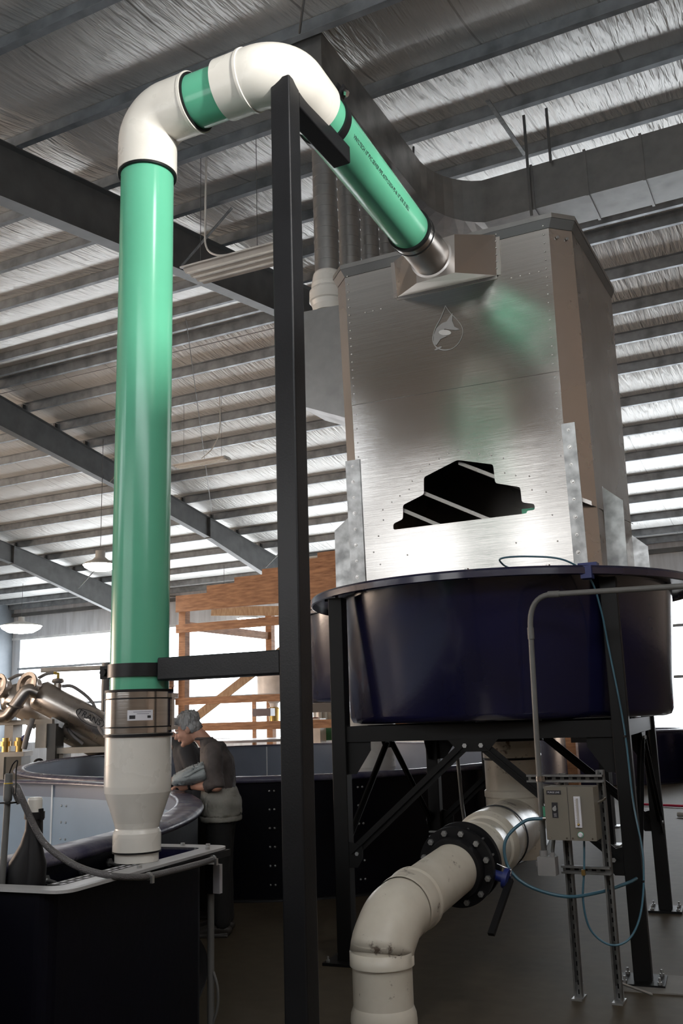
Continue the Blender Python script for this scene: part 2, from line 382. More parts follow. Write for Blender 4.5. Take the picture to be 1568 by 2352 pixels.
b = MB(); b.bbox((XL, YF - .06, 5.36), (XR, YF, 5.46)); struct(b.build('trim_1', M_seam))
b = MB(); b.bbox((XL, YF - .14, 6.38), (XR, YF, 6.52)); struct(b.build('trim_2', M_raft))

# rigid frames: tapered rafter, haunch and column
def rigid(x, lab, full=True):
    t = thing('steel_frame', (x, YF - .5, 0), lab, 'steel frame')
    g = MB()
    def web(y0, y1, d0, d1):
        g.hexa([V((x - .008, y0, zroof(y0) - d0)), V((x + .008, y0, zroof(y0) - d0)), V((x + .008, y1, zroof(y1) - d1)), V((x - .008, y1, zroof(y1) - d1)),
                V((x - .008, y0, zroof(y0))), V((x + .008, y0, zroof(y0))), V((x + .008, y1, zroof(y1))), V((x - .008, y1, zroof(y1)))])
    def flange(y0, y1, d0, d1, th):
        w = .1
        g.hexa([V((x - w, y0, zroof(y0) - d0 - th)), V((x + w, y0, zroof(y0) - d0 - th)), V((x + w, y1, zroof(y1) - d1 - th)), V((x - w, y1, zroof(y1) - d1 - th)),
                V((x - w, y0, zroof(y0) - d0)), V((x + w, y0, zroof(y0) - d0)), V((x + w, y1, zroof(y1) - d1)), V((x - w, y1, zroof(y1) - d1))])
    segs = [(YR, YR + 5.5, .72, .60), (YR + 5.5, YR + 9, .60, .62), (YR + 9, YF - .1, .62, 1.05)]
    ns = [(YR, YR - 5.5, .72, .66), (YR - 5.5, YR - 9, .66, .66), (YR - 9, YN + .1, .66, 1.05)]
    for y0, y1, d0, d1 in segs + [(b_, a_, dd, cc) for a_, b_, cc, dd in ns]:
        web(y0, y1, d0, d1); flange(y0, y1, 0, 0, .012); flange(y0, y1, d0, d1, .014)
    g.build('rafter', M_raft, t)
    for y, d in ((YR + 5.5, .6), (YR + 9, .62), (YR - 5.5, .66), (YR, .72)):
        s = MB(); s.bbox((x - .1, y - .02, zroof(y) - d - .03), (x + .1, y + .02, zroof(y))); s.build('splice_plate', M_raft, t)
    for y, dr in ((YF - .1, 1), (YN + .1, -1)):
        c = MB(); h = zroof(y)
        c.hexa([V((x - .008, y - dr * .35, 0)), V((x + .008, y - dr * .35, 0)), V((x + .008, y, 0)), V((x - .008, y, 0)),
                V((x - .008, y - dr * .8, h - .5)), V((x + .008, y - dr * .8, h - .5)), V((x + .008, y, h)), V((x - .008, y, h))])
        c.hexa([V((x - .1, y - dr * .36, 0)), V((x + .1, y - dr * .36, 0)), V((x + .1, y - dr * .34, 0)), V((x - .1, y - dr * .34, 0)),
                V((x - .1, y - dr * .82, h - .6)), V((x + .1, y - dr * .82, h - .6)), V((x + .1, y - dr * .8, h - .6)), V((x - .1, y - dr * .8, h - .6))])
        c.build('column', M_raft, t)
    # flange braces up to purlins
    for y in (YR - 4.9, YR + 3.2 + (1.1 if x < -10 else 0), YR + 12.2):
        for sx in ((1,) if y < YR else (1, -1)):
            s = MB(); p = V((x + sx * .1, y, zroof(y) - .62)); q = V((x + sx * .95, y, zroof(y) + .03)); s.bar(p, q, .045, .006, up=(0, 1, 0)); s.bar(p, q, .006, .045, up=(0, 1, 0))
            s.build('flange_brace', M_galv, t)
    for y in YS:
        k = MB()
        if y > 1.5: k.bbox((x - .05, y - .10 if y > YR else y + .01, zroof(y) - .004), (x + .01, y - .01 if y > YR else y + .10, zroof(y) + .17))
        if k.v: k.build('purlin_cleat', M_raft, t)
rigid(-7.5, 'charcoal steel roof frame nearest the camera, passing behind the green riser and the tube light')
rigid(-16.6, 'grey steel roof frame second from the camera, running down behind the wooden structure')
rigid(-24.8, 'grey steel roof frame farthest at the left, third from the camera')

# ------------------------------------------------------------------ green pipe line
PX, PY = -2.88, 3.59
PR = 0.1365
ZE = 4.75            # axis height of the overhead run
X2 = -2.05
t = thing('green_process_pipe', (PX, PY, 1.0), 'tall glossy green pipe riser with white elbows bending over towards the metal tower', 'pipe')
b = MB(); b.lathe([(PR, 1.72), (PR, 4.49)], (PX, PY, 0), n=64); b.build('riser_pipe', M_green, t)
# reducer, bell to stub
b = MB(); b.lathe([(.145, 1.58), (.151, 1.57), (.151, 1.33), (.149, 1.30), (.104, 1.17), (.098, 1.145), (.099, 1.14), (.107, 1.125), (.108, 1.11), (.108, 1.045), (.104, 1.04), (.098, 1.04), (.098, 1.001)], (PX, PY, 0), n=64)
b.build('white_reducer', M_white, t, label='white stepped reducer under the steel coupling')
b = MB(); b.lathe([(.109, 1.050), (.109, 1.042), (.1, 1.042)], (PX, PY, -.002), n=48); b.build('joint_line', M_rub, t)
c = MB(); c.lathe([(.150, 1.56), (.156, 1.562), (.156, 1.745), (.150, 1.747), (.137, 1.747)], (PX, PY, 0), n=64)
cp = c.build('steel_coupling', M_steel, t, label='polished steel coupling band with black rubber edges and a white label')
for z in (1.5525, 1.589, 1.716, 1.751):
    w = .006 if z in (1.589, 1.716) else .012
    c = MB(); c.lathe([(.150, -w / 2), (.1585, -w / 2), (.1585, w / 2), (.136, w / 2)], (PX, PY, z), n=64); c.build('rubber_edge', M_rub, cp)
dcl = V((cos(YAW - .12), sin(YAW - .12), 0))
for dz in (1.582, 1.728):
    c = MB(); c.box(V((PX, PY, dz)) + dcl * .163, (.02, .05, .02)); c.build('clamp_screw', M_steel, cp)
c = MB(); c.box(V((PX, PY, 1.655)) + dcl * .161, (.006, .02, .16)); c.build('tension_bar', M_steel, cp)
# printed label, curved on the band
dv = V((-PX, -PY, 0)).normalized(); a0 = atan2(dv.y, dv.x) + .04
def on_band(r, a, z): return V((PX + r * cos(a), PY + r * sin(a), z))
def patch(nm, m, r, a1, a2, z1, z2, par):
    q = MB(); n_ = 10
    q.rings([[on_band(rr, a1 + (a2 - a1) * i / n_, z) for i in (range(n_ + 1) if z == z1 and rr == r else range(n_ + 1))] for rr, z in ((r, z1), (r, z2))], cap=False)
    q.f = [f for f in q.f if abs(f[0] % (n_ + 1) - f[1] % (n_ + 1)) == 1]; q.sm = [True] * len(q.f); return q.build(nm, m, par)
lb = patch('paper_label', M_label, .1575, a0 - .37, a0 + .36, 1.618, 1.664, cp)
patch('barcode', M_ink, .1579, a0 - .31, a0 - .14, 1.625, 1.641, cp); patch('printed_mark', M_ink, .1579, a0 + .20, a0 + .30, 1.628, 1.639, cp)
patch('printed_line', mat('grey print', (.3, .3, .34), .5), .1579, a0 - .2, a0 + .30, 1.654, 1.657, cp); patch('printed_line', mat('grey print', (.3, .3, .34), .5), .1579, a0 - .1, a0 + .25, 1.646, 1.649, cp)
# elbow 1: short-radius bend
def elbow(cen, d_in, d_out, R, r, n=14):
    """path from cen - d_in*R to cen + d_out*R"""
    cen, di, do = V(cen), V(d_in).normalized(), V(d_out).normalized(); O = cen - di * R + do * R
    return [O - do * R * cos(pi / 2 * i / n) + di * R * sin(pi / 2 * i / n) for i in range(n + 1)]
RW = .1535
E1 = V((PX, PY, ZE)); b = MB(); path = elbow(E1, (0, 0, 1), (1, 0, 0), .155, RW)
b.tube([V((PX, PY, 4.42))] + path + [V((PX + .30, PY, ZE))], RW, 56, cap=False)
b.lathe([(RW, 0), (RW + .002, .001), (PR, .001)], (PX, PY, 4.42), n=56)
b.build('lower_elbow', M_white, t, label='white elbow on top of the green riser')
b = MB(); b.lathe([(PR + .001, 0), (PR + .0145, 0), (PR + .0145, .012), (PR + .001, .012)], (PX, PY, 4.410), n=56); b.build('joint_line', M_rub, t)
b = MB(); b.lathe([(PR, 0), (RW + .001, 0), (RW + .004, .004), (RW + .004, .018), (PR, .018)], (PX + .29, PY, ZE), (1, 0, 0), n=56); b.build('socket_lip', M_white, t)
b = MB(); b.lathe([(PR, 0), (RW - .004, 0), (RW - .004, .008), (PR, .008)], (PX + .309, PY, ZE), (1, 0, 0), n=56); b.build('joint_line', M_rub, t)
b = MB(); b.lathe([(PR, 0), (PR, .34)], (PX + .29, PY, ZE), (1, 0, 0), n=56); b.build('connecting_pipe', M_green, t)
# elbow 2
E2 = V((X2, PY, ZE + .006)); PEND = V((-2.16, 5.46, 4.80)); dS = (PEND - E2).normalized()
b = MB(); path = elbow(E2, (1, 0, 0), dS, .155, RW)
b.tube([V((PX + .49, PY, ZE + .006))] + path + [E2 + dS * .36], RW, 56, cap=False)
b.lathe([(PR, 0), (RW, .0)], (PX + .49, PY, ZE + .006), (1, 0, 0), n=56)
b.build('upper_elbow', M_white, t, label='large white elbow above the black post')
b = MB(); b.lathe([(RW, 0), (RW + .006, .002), (RW + .006, .016), (RW, .018)], (X2 - .20, PY, ZE + .006), (1, 0, 0), n=56); b.build('socket_lip', M_white, t)
b = MB(); b.lathe([(PR, 0), (PR, (PEND - E2).length - .28)], E2 + dS * .3, dS, n=64); b.build('sloping_pipe', M_green, t)
b = MB(); L = (PEND - E2).length - .02
b.lathe([(PR, 0), (PR + .016, 0), (PR + .016, .028), (PR + .013, .03)], E2 + dS * L, dS, n=56); b.build('rubber_edge', M_rub, t)
b = MB(); b.lathe([(PR + .012, 0), (PR + .014, .002), (PR + .014, .085), (PR + .010, .087)], E2 + dS * (L + .03), dS, n=56); b.build('end_coupling', M_steel, t, label='steel coupling where the green pipe meets the metal tower')
b = MB(); b.lathe([(PR, 0), (PR + .0165, 0), (PR + .0165, .012), (PR, .012)], E2 + dS * (L + .085), dS, n=56); b.build('rubber_edge', M_rub, t)
# printed line on the sloping pipe
xs_, ys_, _ = frame_of(dS)
side = (V((0, 0, 1)) * -.42 + V((1, 0, 0)) * .9); side = (side - dS * side.dot(dS)).normalized()
txt = 'VINYLTECH 10" PVC SEWER PIPE ASTM D3034 PS 46 10" SDR 35 BELL'
text('pipe_print', txt, .030, E2 + dS * 1.06 + side * (PR + .0006), dS, side.cross(dS) * -1 if side.cross(dS).z < 0 else side.cross(dS), M_ink, t)
sd = V((cos(radians(196)), sin(radians(196)), 0))
text('pipe_print', 'VINYLTECH 10" PVC SEWER PIPE ASTM D3034 PS 46 SDR 35 VINYLTECH 10" PVC SEWER PIPE ASTM D3034', .030, V((PX, PY, 3.05)) + sd * (PR + .0006), (0, 0, 1), V((0, 0, 1)).cross(sd) * -1, M_ink, t)

# support post
t = thing('support_post', (-2.02, PY, 0), 'tall black square steel post with two arms holding the green pipe', 'post')
w = .106; X0 = -2.04
b = MB(); b.prism([V((X0 + a, PY + c, 0)) for a, c in rrect(w, w, .008)], (0, 0, 4.665)); b.build('post', M_black, t)
b = MB(); b.box((X0, PY, .008), (.26, .26, .016)); b.build('base_plate', M_black, t)
b = MB(); b.prism([V((-2.735, PY + a, 1.845 + c)) for a, c in rrect(.104, .104, .008)], (X0 - w / 2 + 2.735, 0, 0)); b.build('lower_arm', M_black, t)
b = MB(); b.prism([V((X0 + a, PY + w / 2, 4.605 + c)) for a, c in rrect(.104, .104, .008)][::-1], (0, .56, 0)); b.build('upper_arm', M_black, t)
b = MB(); b.lathe([(PR + .001, -.03), (PR + .011, -.03), (PR + .011, .03), (PR + .001, .03)], (PX, PY, 1.845), n=56)
for sy in (-1, 1): b.box((PX - PR - .035, PY + sy * .012 - .02, 1.845), (.07, .01, .06))
b.build('pipe_clamp', M_black, t)
for dy in (-.055, .03):
    b = MB(); b.hexnut((PX - PR - .04, PY + dy, 1.845), (0, 1, 0), .019, .018); b.build('clamp_bolt', M_black, t)
CC = E2 + dS * .50
b = MB(); b.lathe([(PR + .001, -.03), (PR + .012, -.03), (PR + .012, .03), (PR + .001, .03)], CC, dS, n=56); b.build('upper_pipe_clamp', M_black, t)
b = MB(); tp = V((.55, 0, .83)).normalized()
for sy in (-.018, .018): b.box(CC + tp * (PR + .04) + dS.cross(tp) * sy, (.01, .06, .07), (dS.cross(tp), dS, tp))
b.build('clamp_ear', M_black, t)
for sy in (-.05, .03):
    b = MB(); b.hexnut(CC + tp * (PR + .045) + dS.cross(tp) * sy, dS.cross(tp), .018, .02); b.build('clamp_bolt', M_steel, t)

# ------------------------------------------------------------------ aluminium tower
KS = 6.3 / 6.6
def TW(x, z, off=0.0):
    X = x * KS; Z = 1.6 + (z - 1.6) * KS
    return V((X, 6.3 - .06 * (Z - 2.554) - off, Z + 0.06 * -off))
Tn = V((0, -1, -.06)).normalized(); Tup = V((0, -.06, 1)).normalized()
t = thing('aluminium_tower', (-2.2, 6.9, 1.75), 'tall brushed aluminium degassing tower standing in the raised blue tank', 'tower')
def sheet(b, pts, n, th=.004):
    n = V(n).normalized(); b.prism([p for p in pts], -n * th)
zb = 1.70
xl = lambda z: -3.134 + .004 * (z - 5.176); xr = lambda z: -1.448 - .0208 * (5.17 - z)
# upper front sheet laps over the lower by a few mm and leans slightly more
zs = 4.02
b = MB(); sheet(b, [TW(xl(5.17), 5.19, .0), TW(xl(zs), 4.04, .006), TW(xr(zs), 4.003, .006), TW(xr(5.17), 5.17, .0)][::1], Tn)
b.build('upper_front_sheet', M_alu, t)
# lower sheet with stepped opening
op = [(-2.853, 3.004), (-2.850, 3.051), (-2.767, 3.078), (-2.759, 3.186), (-2.582, 3.246), (-2.572, 3.377), (-2.295, 3.470), (-2.022, 3.395), (-2.018, 3.255), (-1.834, 3.20), (-1.832, 3.088), (-1.740, 3.064), (-1.742, 3.021), (-1.800, 3.022), (-1.803, 3.004)]
def round_poly(P, r=.018, n=3):
    out = []; m = len(P)
    for i in range(m):
        p = V((*P[i], 0)); a = V((*P[i - 1], 0)) - p; c = V((*P[(i + 1) % m], 0)) - p
        ra = min(r, a.length * .4); rc = min(r, c.length * .4)
        p0 = p + a.normalized() * ra; p1 = p + c.normalized() * rc
        for k in range(n + 1):
            u = k / n; q = (1 - u) ** 2 * p0 + 2 * u * (1 - u) * p + u * u * p1; out.append((q.x, q.y))
    return out
opr = round_poly(op)
import bmesh
def plate_hole(outer, hole, fn, th):
    bm = bmesh.new(); es = []
    for loop in (outer, hole):
        vv = [bm.verts.new((x, z, 0)) for x, z in loop]
        es += [bm.edges.new((vv[i], vv[(i + 1) % len(vv)])) for i in range(len(vv))]
    bmesh.ops.triangle_fill(bm, use_beauty=True, use_dissolve=False, edges=es)
    bm.verts.index_update(); bm.verts.ensure_lookup_table()
    no = len(outer); nh_ = len(hole)
    fl = [v.co.copy() for v in bm.verts]; faces = [[v.index for v in f.verts] for f in bm.faces]
    bm.free(); N = len(fl); b = MB()
    vs = [fn(c.x, c.y, 0) for c in fl] + [fn(c.x, c.y, -th) for c in fl]
    fs = [f for f in faces] + [[i + N for i in f][::-1] for f in faces]
    for o_, m_ in ((0, no), (no, nh_)):
        fs += [(o_ + i, o_ + (i + 1) % m_, o_ + (i + 1) % m_ + N, o_ + i + N) for i in range(m_)]
    return b.add(vs, fs)
b = plate_hole([(xl(zb), zb), (xr(zb), zb), (xr(zs), 4.02), (xl(zs), 4.055)], opr, TW, .004)
b.build('lower_front_sheet', M_alu, t)
# chamfers, sides, back, top
def P3(x, y, z): return V((x, y, z))
zt = 5.01; zbb = 1.6 + (zb - 1.6) * KS
fr_t, fr_b = TW(xr(5.17), 5.17), TW(xr(zb), zb); fl_t, fl_b = TW(xl(5.19), 5.19), TW(xl(zb), zb)
cr_t, cr_b = fr_t + V((.13, .13, 0)), fr_b + V((.165, .165, 0)); cl_t, cl_b = fl_t + V((-.13, .13, 0)), fl_b + V((-.13, .13, 0))
br_t, br_b = V((-1.235, 7.58, cr_t.z)), V((-1.27, 7.62, zbb)); bl_t, bl_b = V((-3.13, 7.58, cl_t.z)), V((-3.1, 7.62, zbb))
def wallp(name, a, b_, c, d, m, nrm):
    q = MB(); q.prism([a, b_, c, d], V(nrm).normalized() * -.004); return q.build(name, m, t)
wallp('right_chamfer', fr_b, cr_b, cr_t, fr_t, M_alum, (1, -1, 0)); wallp('left_chamfer', cl_b, fl_b, fl_t, cl_t, M_alum, (-1, -1, 0))
wallp('right_side', cr_b, br_b, br_t, cr_t, M_alum, (1, 0, 0)); wallp('left_side', bl_b, cl_b, cl_t, bl_t, M_alum, (-1, 0, 0))
wallp('back_sheet', br_b, bl_b, bl_t, br_t, M_alum, (0, 1, 0))
b = MB(); ring = [fl_t, fr_t, cr_t, br_t, bl_t, cl_t]; cen = sum(ring, V()) / 6
b.prism([p + (p - cen).normalized() * .035 + V((0, 0, -.005)) for p in ring], (0, 0, .035)); b.build('roof_plate', M_duct, t)
for i, (p, q_) in enumerate(((fl_t, fr_t), (fr_t, cr_t), (cr_t, br_t), (cl_t, fl_t))):
    b = MB(); o1 = (p - cen).normalized() * .03; o2 = (q_ - cen).normalized() * .03
    b.hexa([p + V((0, 0, -.07)), q_ + V((0, 0, -.07)), q_ + o2 + V((0, 0, -.01)), p + o1 + V((0, 0, -.01)), p + V((0, 0, -.05)), q_ + V((0, 0, -.05)), q_ + o2 + V((0, 0, .01)), p + o1 + V((0, 0, .01))])
    b.build('roof_flange', M_raft, t)
# sloping internal trays seen through the opening
for x0, z0 in ((-2.95, 3.02), (-2.78, 3.14), (-2.60, 3.25), (-2.3, 3.44), (-2.0, 3.36)):
    b = MB(); a = TW(x0, z0, -.03); d = V((.62, .05, -.33)); bk = V((.1, .95, .02))
    b.prism([a, a + d, a + d + bk, a + bk], (0.003, 0, .004)); b.build('inner_tray', M_alum, t)
    b = MB(); b.prism([a, a + d, a + d + V((0, .004, .03)), a + V((0, .004, .03))], (0, -.003, 0)); b.build('tray_edge', M_alum, t)
b = MB(); b.box(TW(-1.80, 3.02, -.06), (.1, .02, .05)); b.build('green_clip', M_green, t)
# port box
pb = [TW(-2.694, 5.145, .004), TW(-2.688, 4.842, .004), TW(-1.866, 4.826, .004), TW(-1.846, 5.146, .004)]
k = 5.85
pf = [V((-2.270, 5.86, 4.86)), V((-2.283, 5.86, 4.612)), V((-1.994, 5.86, 4.617)), V((-1.980, 5.86, 4.90))]
pf = [V((-2.275, 5.86, 4.90)), V((-2.283, 5.86, 4.612)), V((-1.994, 5.86, 4.622)), V((-1.980, 5.86, 4.91))]
po = thing  # keep helper name free
q = MB(); q.add(pb + pf, [(4, 5, 6, 7), (1, 0, 4, 5), (2, 1, 5, 6), (3, 2, 6, 7), (0, 3, 7, 4)]); px = q.build('inlet_box', M_alum, t, label='folded sheet inlet box on the tower front')
for i in range(4):
    a, c = pb[i], pb[(i + 1) % 4]; e = MB(); e.bar(a + Tn * .003, c + Tn * .003, .05 if i != 3 else .03, .004, up=Tn); e.build('box_flange', M_alum, px)
q = MB(); q.tube([PEND + dS * .05, V((-2.165, 5.87, 4.785))], PR + .004, 48, cap=False); q.lathe([(PR + .004, 0), (PR + .02, .004)], (-2.165, 5.855, 4.785), (0, 1, 0), 48); q.build('inlet_collar', M_alum, px)
# rivets
def rivet(b, x, z, r=.006, off=.0): b.ball(TW(x, z, off + .002), r, 8, (1, .6, 1))
b = MB()
for i in range(17): z = 5.12 - i * .066; rivet(b, xl(z) + .025, z, off=.006); rivet(b, xr(z) - .04, z, off=.006)
for x in (-2.97, -2.90, -2.83, -1.76, -1.69, -1.62, -1.55): rivet(b, x, 4.78 - .0 * x, off=.003)
b.build('upper_rivets', M_rivet, t)
b = MB()
for i in range(6): z = 3.96 - i * .115; rivet(b, xl(z) + .03, z); rivet(b, xr(z) - .035, z)
for x, z in ((-2.93, 3.09), (-2.93, 3.17), (-2.85, 3.22), (-2.78, 3.26), (-2.70, 3.30), (-2.67, 3.36), (-2.6, 3.43), (-2.52, 3.47), (-2.44, 3.50), (-2.36, 3.53), (-2.28, 3.54), (-2.2, 3.51), (-2.12, 3.49), (-2.03, 3.465), (-1.94, 3.43), (-1.94, 3.32), (-1.86, 3.29), (-1.76, 3.27), (-1.75, 3.17), (-1.65, 3.14), (-2.98, 2.97), (-3.03, 2.85), (-1.62, 2.97), (-1.60, 2.78), (-1.9, 2.8), (-2.75, 2.8), (-2.98, 2.75)): rivet(b, x, z)
b.build('lower_rivets', M_rivet, t)
b = MB()
for i in range(7):
    for a, c in ((pb[1], pb[2]), (pb[3], pb[2])): b.ball(a + (c - a) * (i / 6) + Tn * .008, .0065, 8)
b.build('box_rivets', M_rivet, px)
b = MB()
for x, z in ((-1.42, 5.03), (-1.335, 5.02)): b.hexnut(V((fr_t.x + (x + 1.448) * 0 + (.045 if x < -1.4 else .1), fr_t.y + (.045 if x < -1.4 else .1), 4.87)), (1, -1, 0), .012, .008)
b.build('chamfer_bolts', M_galv, t)
# bolted straps and angle brackets
for x0, x1, ztop, nm in ((-3.222, -3.100, 3.595, 0), (-1.494, -1.398, 3.61, 1)):
    dx = -.004 if nm else -.012
    b = MB(); sheet(b, [TW(x0, ztop, .012), TW(x0 + dx, 2.3, .012), TW(x1 + dx, 2.3, .012), TW(x1, ztop, .012)], Tn, .008)
    st = b.build('mounting_strap', M_galv, t)
    for i in range(9):
        z = ztop - .05 - i * .125; q = MB(); r = .011 if i % 2 else .007
        q.lathe([(r + .004, 0), (r + .004, .002), (r, .002), (r * .8, .006), (0, .007)], TW((x0 + x1) / 2 - .002 * i, z, .013), Tn, 12); q.build('strap_bolt', M_rivet, st)
def gusset(pts, ext, nm='corner_bracket'):
    b = MB(); b.prism(pts, ext); return b.build(nm, M_galv, t)
gusset([V((-1.235, 6.46, 3.10)), V((-1.10, 6.43, 2.98)), V((-1.11, 6.43, 2.512)), V((-1.245, 6.46, 2.512))], (0, .006, 0))
gusset([V((-1.235, 6.46, 3.10)), V((-1.245, 6.46, 2.512)), V((-1.245, 6.50, 2.512)), V((-1.235, 6.50, 3.08))], (.006, 0, 0))
gusset([V((-3.16, 6.44, 3.12)), V((-3.28, 6.42, 3.02)), V((-3.28, 6.42, 2.512)), V((-3.14, 6.44, 2.512))], (0, .006, 0))
gusset([V((-3.13, 6.42, 3.42)), V((-3.17, 6.44, 3.38)), V((-3.17, 6.44, 2.9)), V((-3.13, 6.42, 2.9))], (0, .02, 0))
gusset([V((-1.262, 7.62, 2.95)), V((-1.15, 7.64, 2.85)), V((-1.15, 7.64, 2.512)), V((-1.262, 7.62, 2.512))], (0, .006, 0))
for y, z in ((6.72, 2.95), (7.40, 2.72)):
    b = MB(); b.lathe([(0, 0), (.105, 0), (.105, .004), (.09, .004), (.09, .001), (0, .001)], (-1.268, y, z), (1, 0, 0), 32); b.build('round_cover', M_galv, t)
# etched drop logo with a leaping fish
L0 = (-2.292, 4.50)
def LG(u, v_, o=.0085): return TW(L0[0] + u, L0[1] + v_, o)
drop = [(.0, .185)] + [(-.045, .10), (-.10, .02), (-.125, -.05), (-.12, -.10), (-.09, -.145), (-.03, -.172), (.035, -.168), (.09, -.13), (.122, -.07), (.12, -.01), (.08, .06), (.035, .12)]
dp = spline([V((x, y, 0)) for x, y in drop + [drop[0]]], 5)
b = MB(); n_ = len(dp)
ctr = V((0, -.03, 0)); inn = [p + (ctr - p) * (.035 + .03 * (p.x < 0)) for p in dp]
b.prism([LG(p.x, p.y) for p in dp[:n_ // 1]][:0] or [LG(dp[0].x, dp[0].y), LG(dp[1].x, dp[1].y), LG(inn[1].x, inn[1].y), LG(inn[0].x, inn[0].y)], Tn * -.0005)
for i in range(1, n_ - 1):
    b.prism([LG(dp[i].x, dp[i].y), LG(dp[i + 1].x, dp[i + 1].y), LG(inn[i + 1].x, inn[i + 1].y), LG(inn[i].x, inn[i].y)], Tn * -.0005)
lo = b.build('drop_logo', M_logo, t)
fish = [(-.118, -.10), (-.112, -.03), (-.085, .02), (-.04, .048), (.0, .055), (.035, .095), (.055, .11), (.045, .05), (.06, .0), (.10, -.03), (.07, -.03), (.02, -.015), (-.02, -.0), (-.045, -.03), (-.03, -.05), (.0, -.06), (-.06, -.075), (-.095, -.115)]
b = MB(); b.prism([LG(x, y, .0088) for x, y in fish], Tn * -.0006); b.build('fish_mark', M_logo, lo)
b = MB(); b.prism([LG(-.02 + .05 * cos(a), -.03 + .022 * sin(a) - .012 * cos(a), .0093) for a in [2 * pi * i / 18 for i in range(18)]], Tn * -.0004); b.build('belly_patch', M_logol, lo)
b = MB(); b.prism([LG(x, y, .0088) for x, y in ((-.12, -.15), (-.09, -.135), (-.06, -.132), (-.05, -.14), (-.08, -.15), (-.10, -.155))], Tn * -.0006); b.build('wave_mark', M_logo, lo)

# hood behind the tower's left side
t2 = thing('side_hood', (-3.5, 7.4, 3.9), 'grey sheet metal hood attached behind the left side of the aluminium tower', 'duct')
b = MB(); b.hexa([V((-3.95, 7.05, 4.35)), V((-3.12, 7.05, 4.25)), V((-3.12, 7.6, 4.25)), V((-3.95, 7.6, 4.35)), V((-3.95, 7.05, 5.22)), V((-3.12, 7.05, 5.18)), V((-3.12, 7.6, 5.18)), V((-3.95, 7.6, 5.22))]); b.build('hood_body', M_duct, t2)
b = MB(); b.hexa([V((-3.18, 7.05, 4.02)), V((-3.12, 7.05, 4.0)), V((-3.12, 7.6, 4.0)), V((-3.18, 7.6, 4.02)), V((-3.95, 7.05, 4.35)), V((-3.12, 7.05, 4.25)), V((-3.12, 7.6, 4.25)), V((-3.95, 7.6, 4.35))]); b.build('hood_skirt', M_duct, t2)

# ------------------------------------------------------------------ spiral ducts and rectangular duct
SX = -3.78
for i, y in enumerate((7.40, 7.90, 8.36, 8.80)):
    lab = ['spiral steel duct nearest the black post with a white cap at its foot', 'spiral steel duct directly right of the capped one', 'third spiral steel duct from the black post, behind the green pipe', 'spiral steel duct farthest from the black post in the row'][i]
    t = thing('spiral_duct', (SX, y, 5.4), lab, 'duct', 'spiral ducts behind the green pipe')
    zlo = 5.62 if i == 0 else 5.1; r = .118; pr_ = []; z = zlo
    while z < 8.0:
        pr_ += [(r, z), (r, z + .095), (r + .0025, z + .097), (r + .0025, z + .104), (r, z + .106)]; z += .11
    b = MB(); b.lathe(pr_, (SX, y, 0), n=28, cap=True); b.build('duct_pipe', M_duct, t)
    if i == 0:
        b = MB(); b.lathe([(.125, 5.72), (.135, 5.70), (.150, 5.62), (.155, 5.60), (.155, 5.56), (.175, 5.53), (.178, 5.43), (.165, 5.42), (.15, 5.38), (.145, 5.32), (0, 5.32)], (SX, y, 0), n=36); b.build('pipe_cap', M_white, t, label='white stepped cap')
t = thing('rectangular_duct', (-3.8, 9.5, 7.0), 'big rectangular galvanised duct turning right below the roof above the tower', 'duct')
DZ0, DZ1 = 7.30, 7.85
b = MB(); b.bbox((-4.2, 7.05, 7.55), (-3.60, 9.4, 8.05)); b.build('near_section', M_duct, t)
b = MB(); rg = []
for i in range(9):   # vaned elbow
    a = pi / 2 * i / 8; O = V((-3.0, 9.4, 0))
    ri, ro = .60, 1.2; zz0 = 7.55 + (DZ0 - 7.55) * i / 8; zz1 = 8.05 + (DZ1 - 8.05) * i / 8
    dd = V((-cos(a), sin(a), 0)); rg.append([O + dd * ri + V((0, 0, zz0)), O + dd * ro + V((0, 0, zz0)), O + dd * ro + V((0, 0, zz1)), O + dd * ri + V((0, 0, zz1))])
b.rings(rg, smooth=False); b.build('duct_elbow', M_duct, t)
x = -3.0; i = 0
while x < 3.5:
    x1 = x + .62; b = MB(); b.bbox((x, 10.0, DZ0), (x1 - .012, 10.6, DZ1)); b.build('duct_section', M_duct, t)
    b = MB(); b.bbox((x1 - .03, 9.985, DZ0 - .015), (x1, 10.615, DZ1 + .015)); b.build('section_seam', M_duct, t); x = x1
for p_, q_ in (((-2.42, 9.95, 7.2), (-2.42, 9.95, 8.5)), ((-2.15, 9.95, 7.8), (-2.15, 9.95, 8.5))):
    b = MB(); b.bar(p_, q_, .03, .02); b.build('hanger_rod', M_raft, t)
tag(MB().bar((-2.557, 8.954, 8.12), (-2.484, 10.119, 8.10), .045, .02).build('hanger_bar', M_galv, origin=(-2.3, 8.9, 8.1)), 'short pale metal bar hanging diagonally under the purlins above the duct', 'bar')
tag(MB().tube([(-3.75, 6.9, 7.98), (-2.85, 5.55, 7.75)], .012, 6).build('brace_rod', M_raft, origin=(-3.3, 6.2, 7.8)), 'thin dark brace rod rising from the duct to a purlin', 'rod')
tag(MB().tube([(-3.75, 9.75, 8.4), (-3.72, 9.6, 7.9)], .014, 6).build('drop_rod', M_raft, origin=(-3.7, 9.7, 8.1)), 'short dark drop rod beside the duct elbow', 'rod')

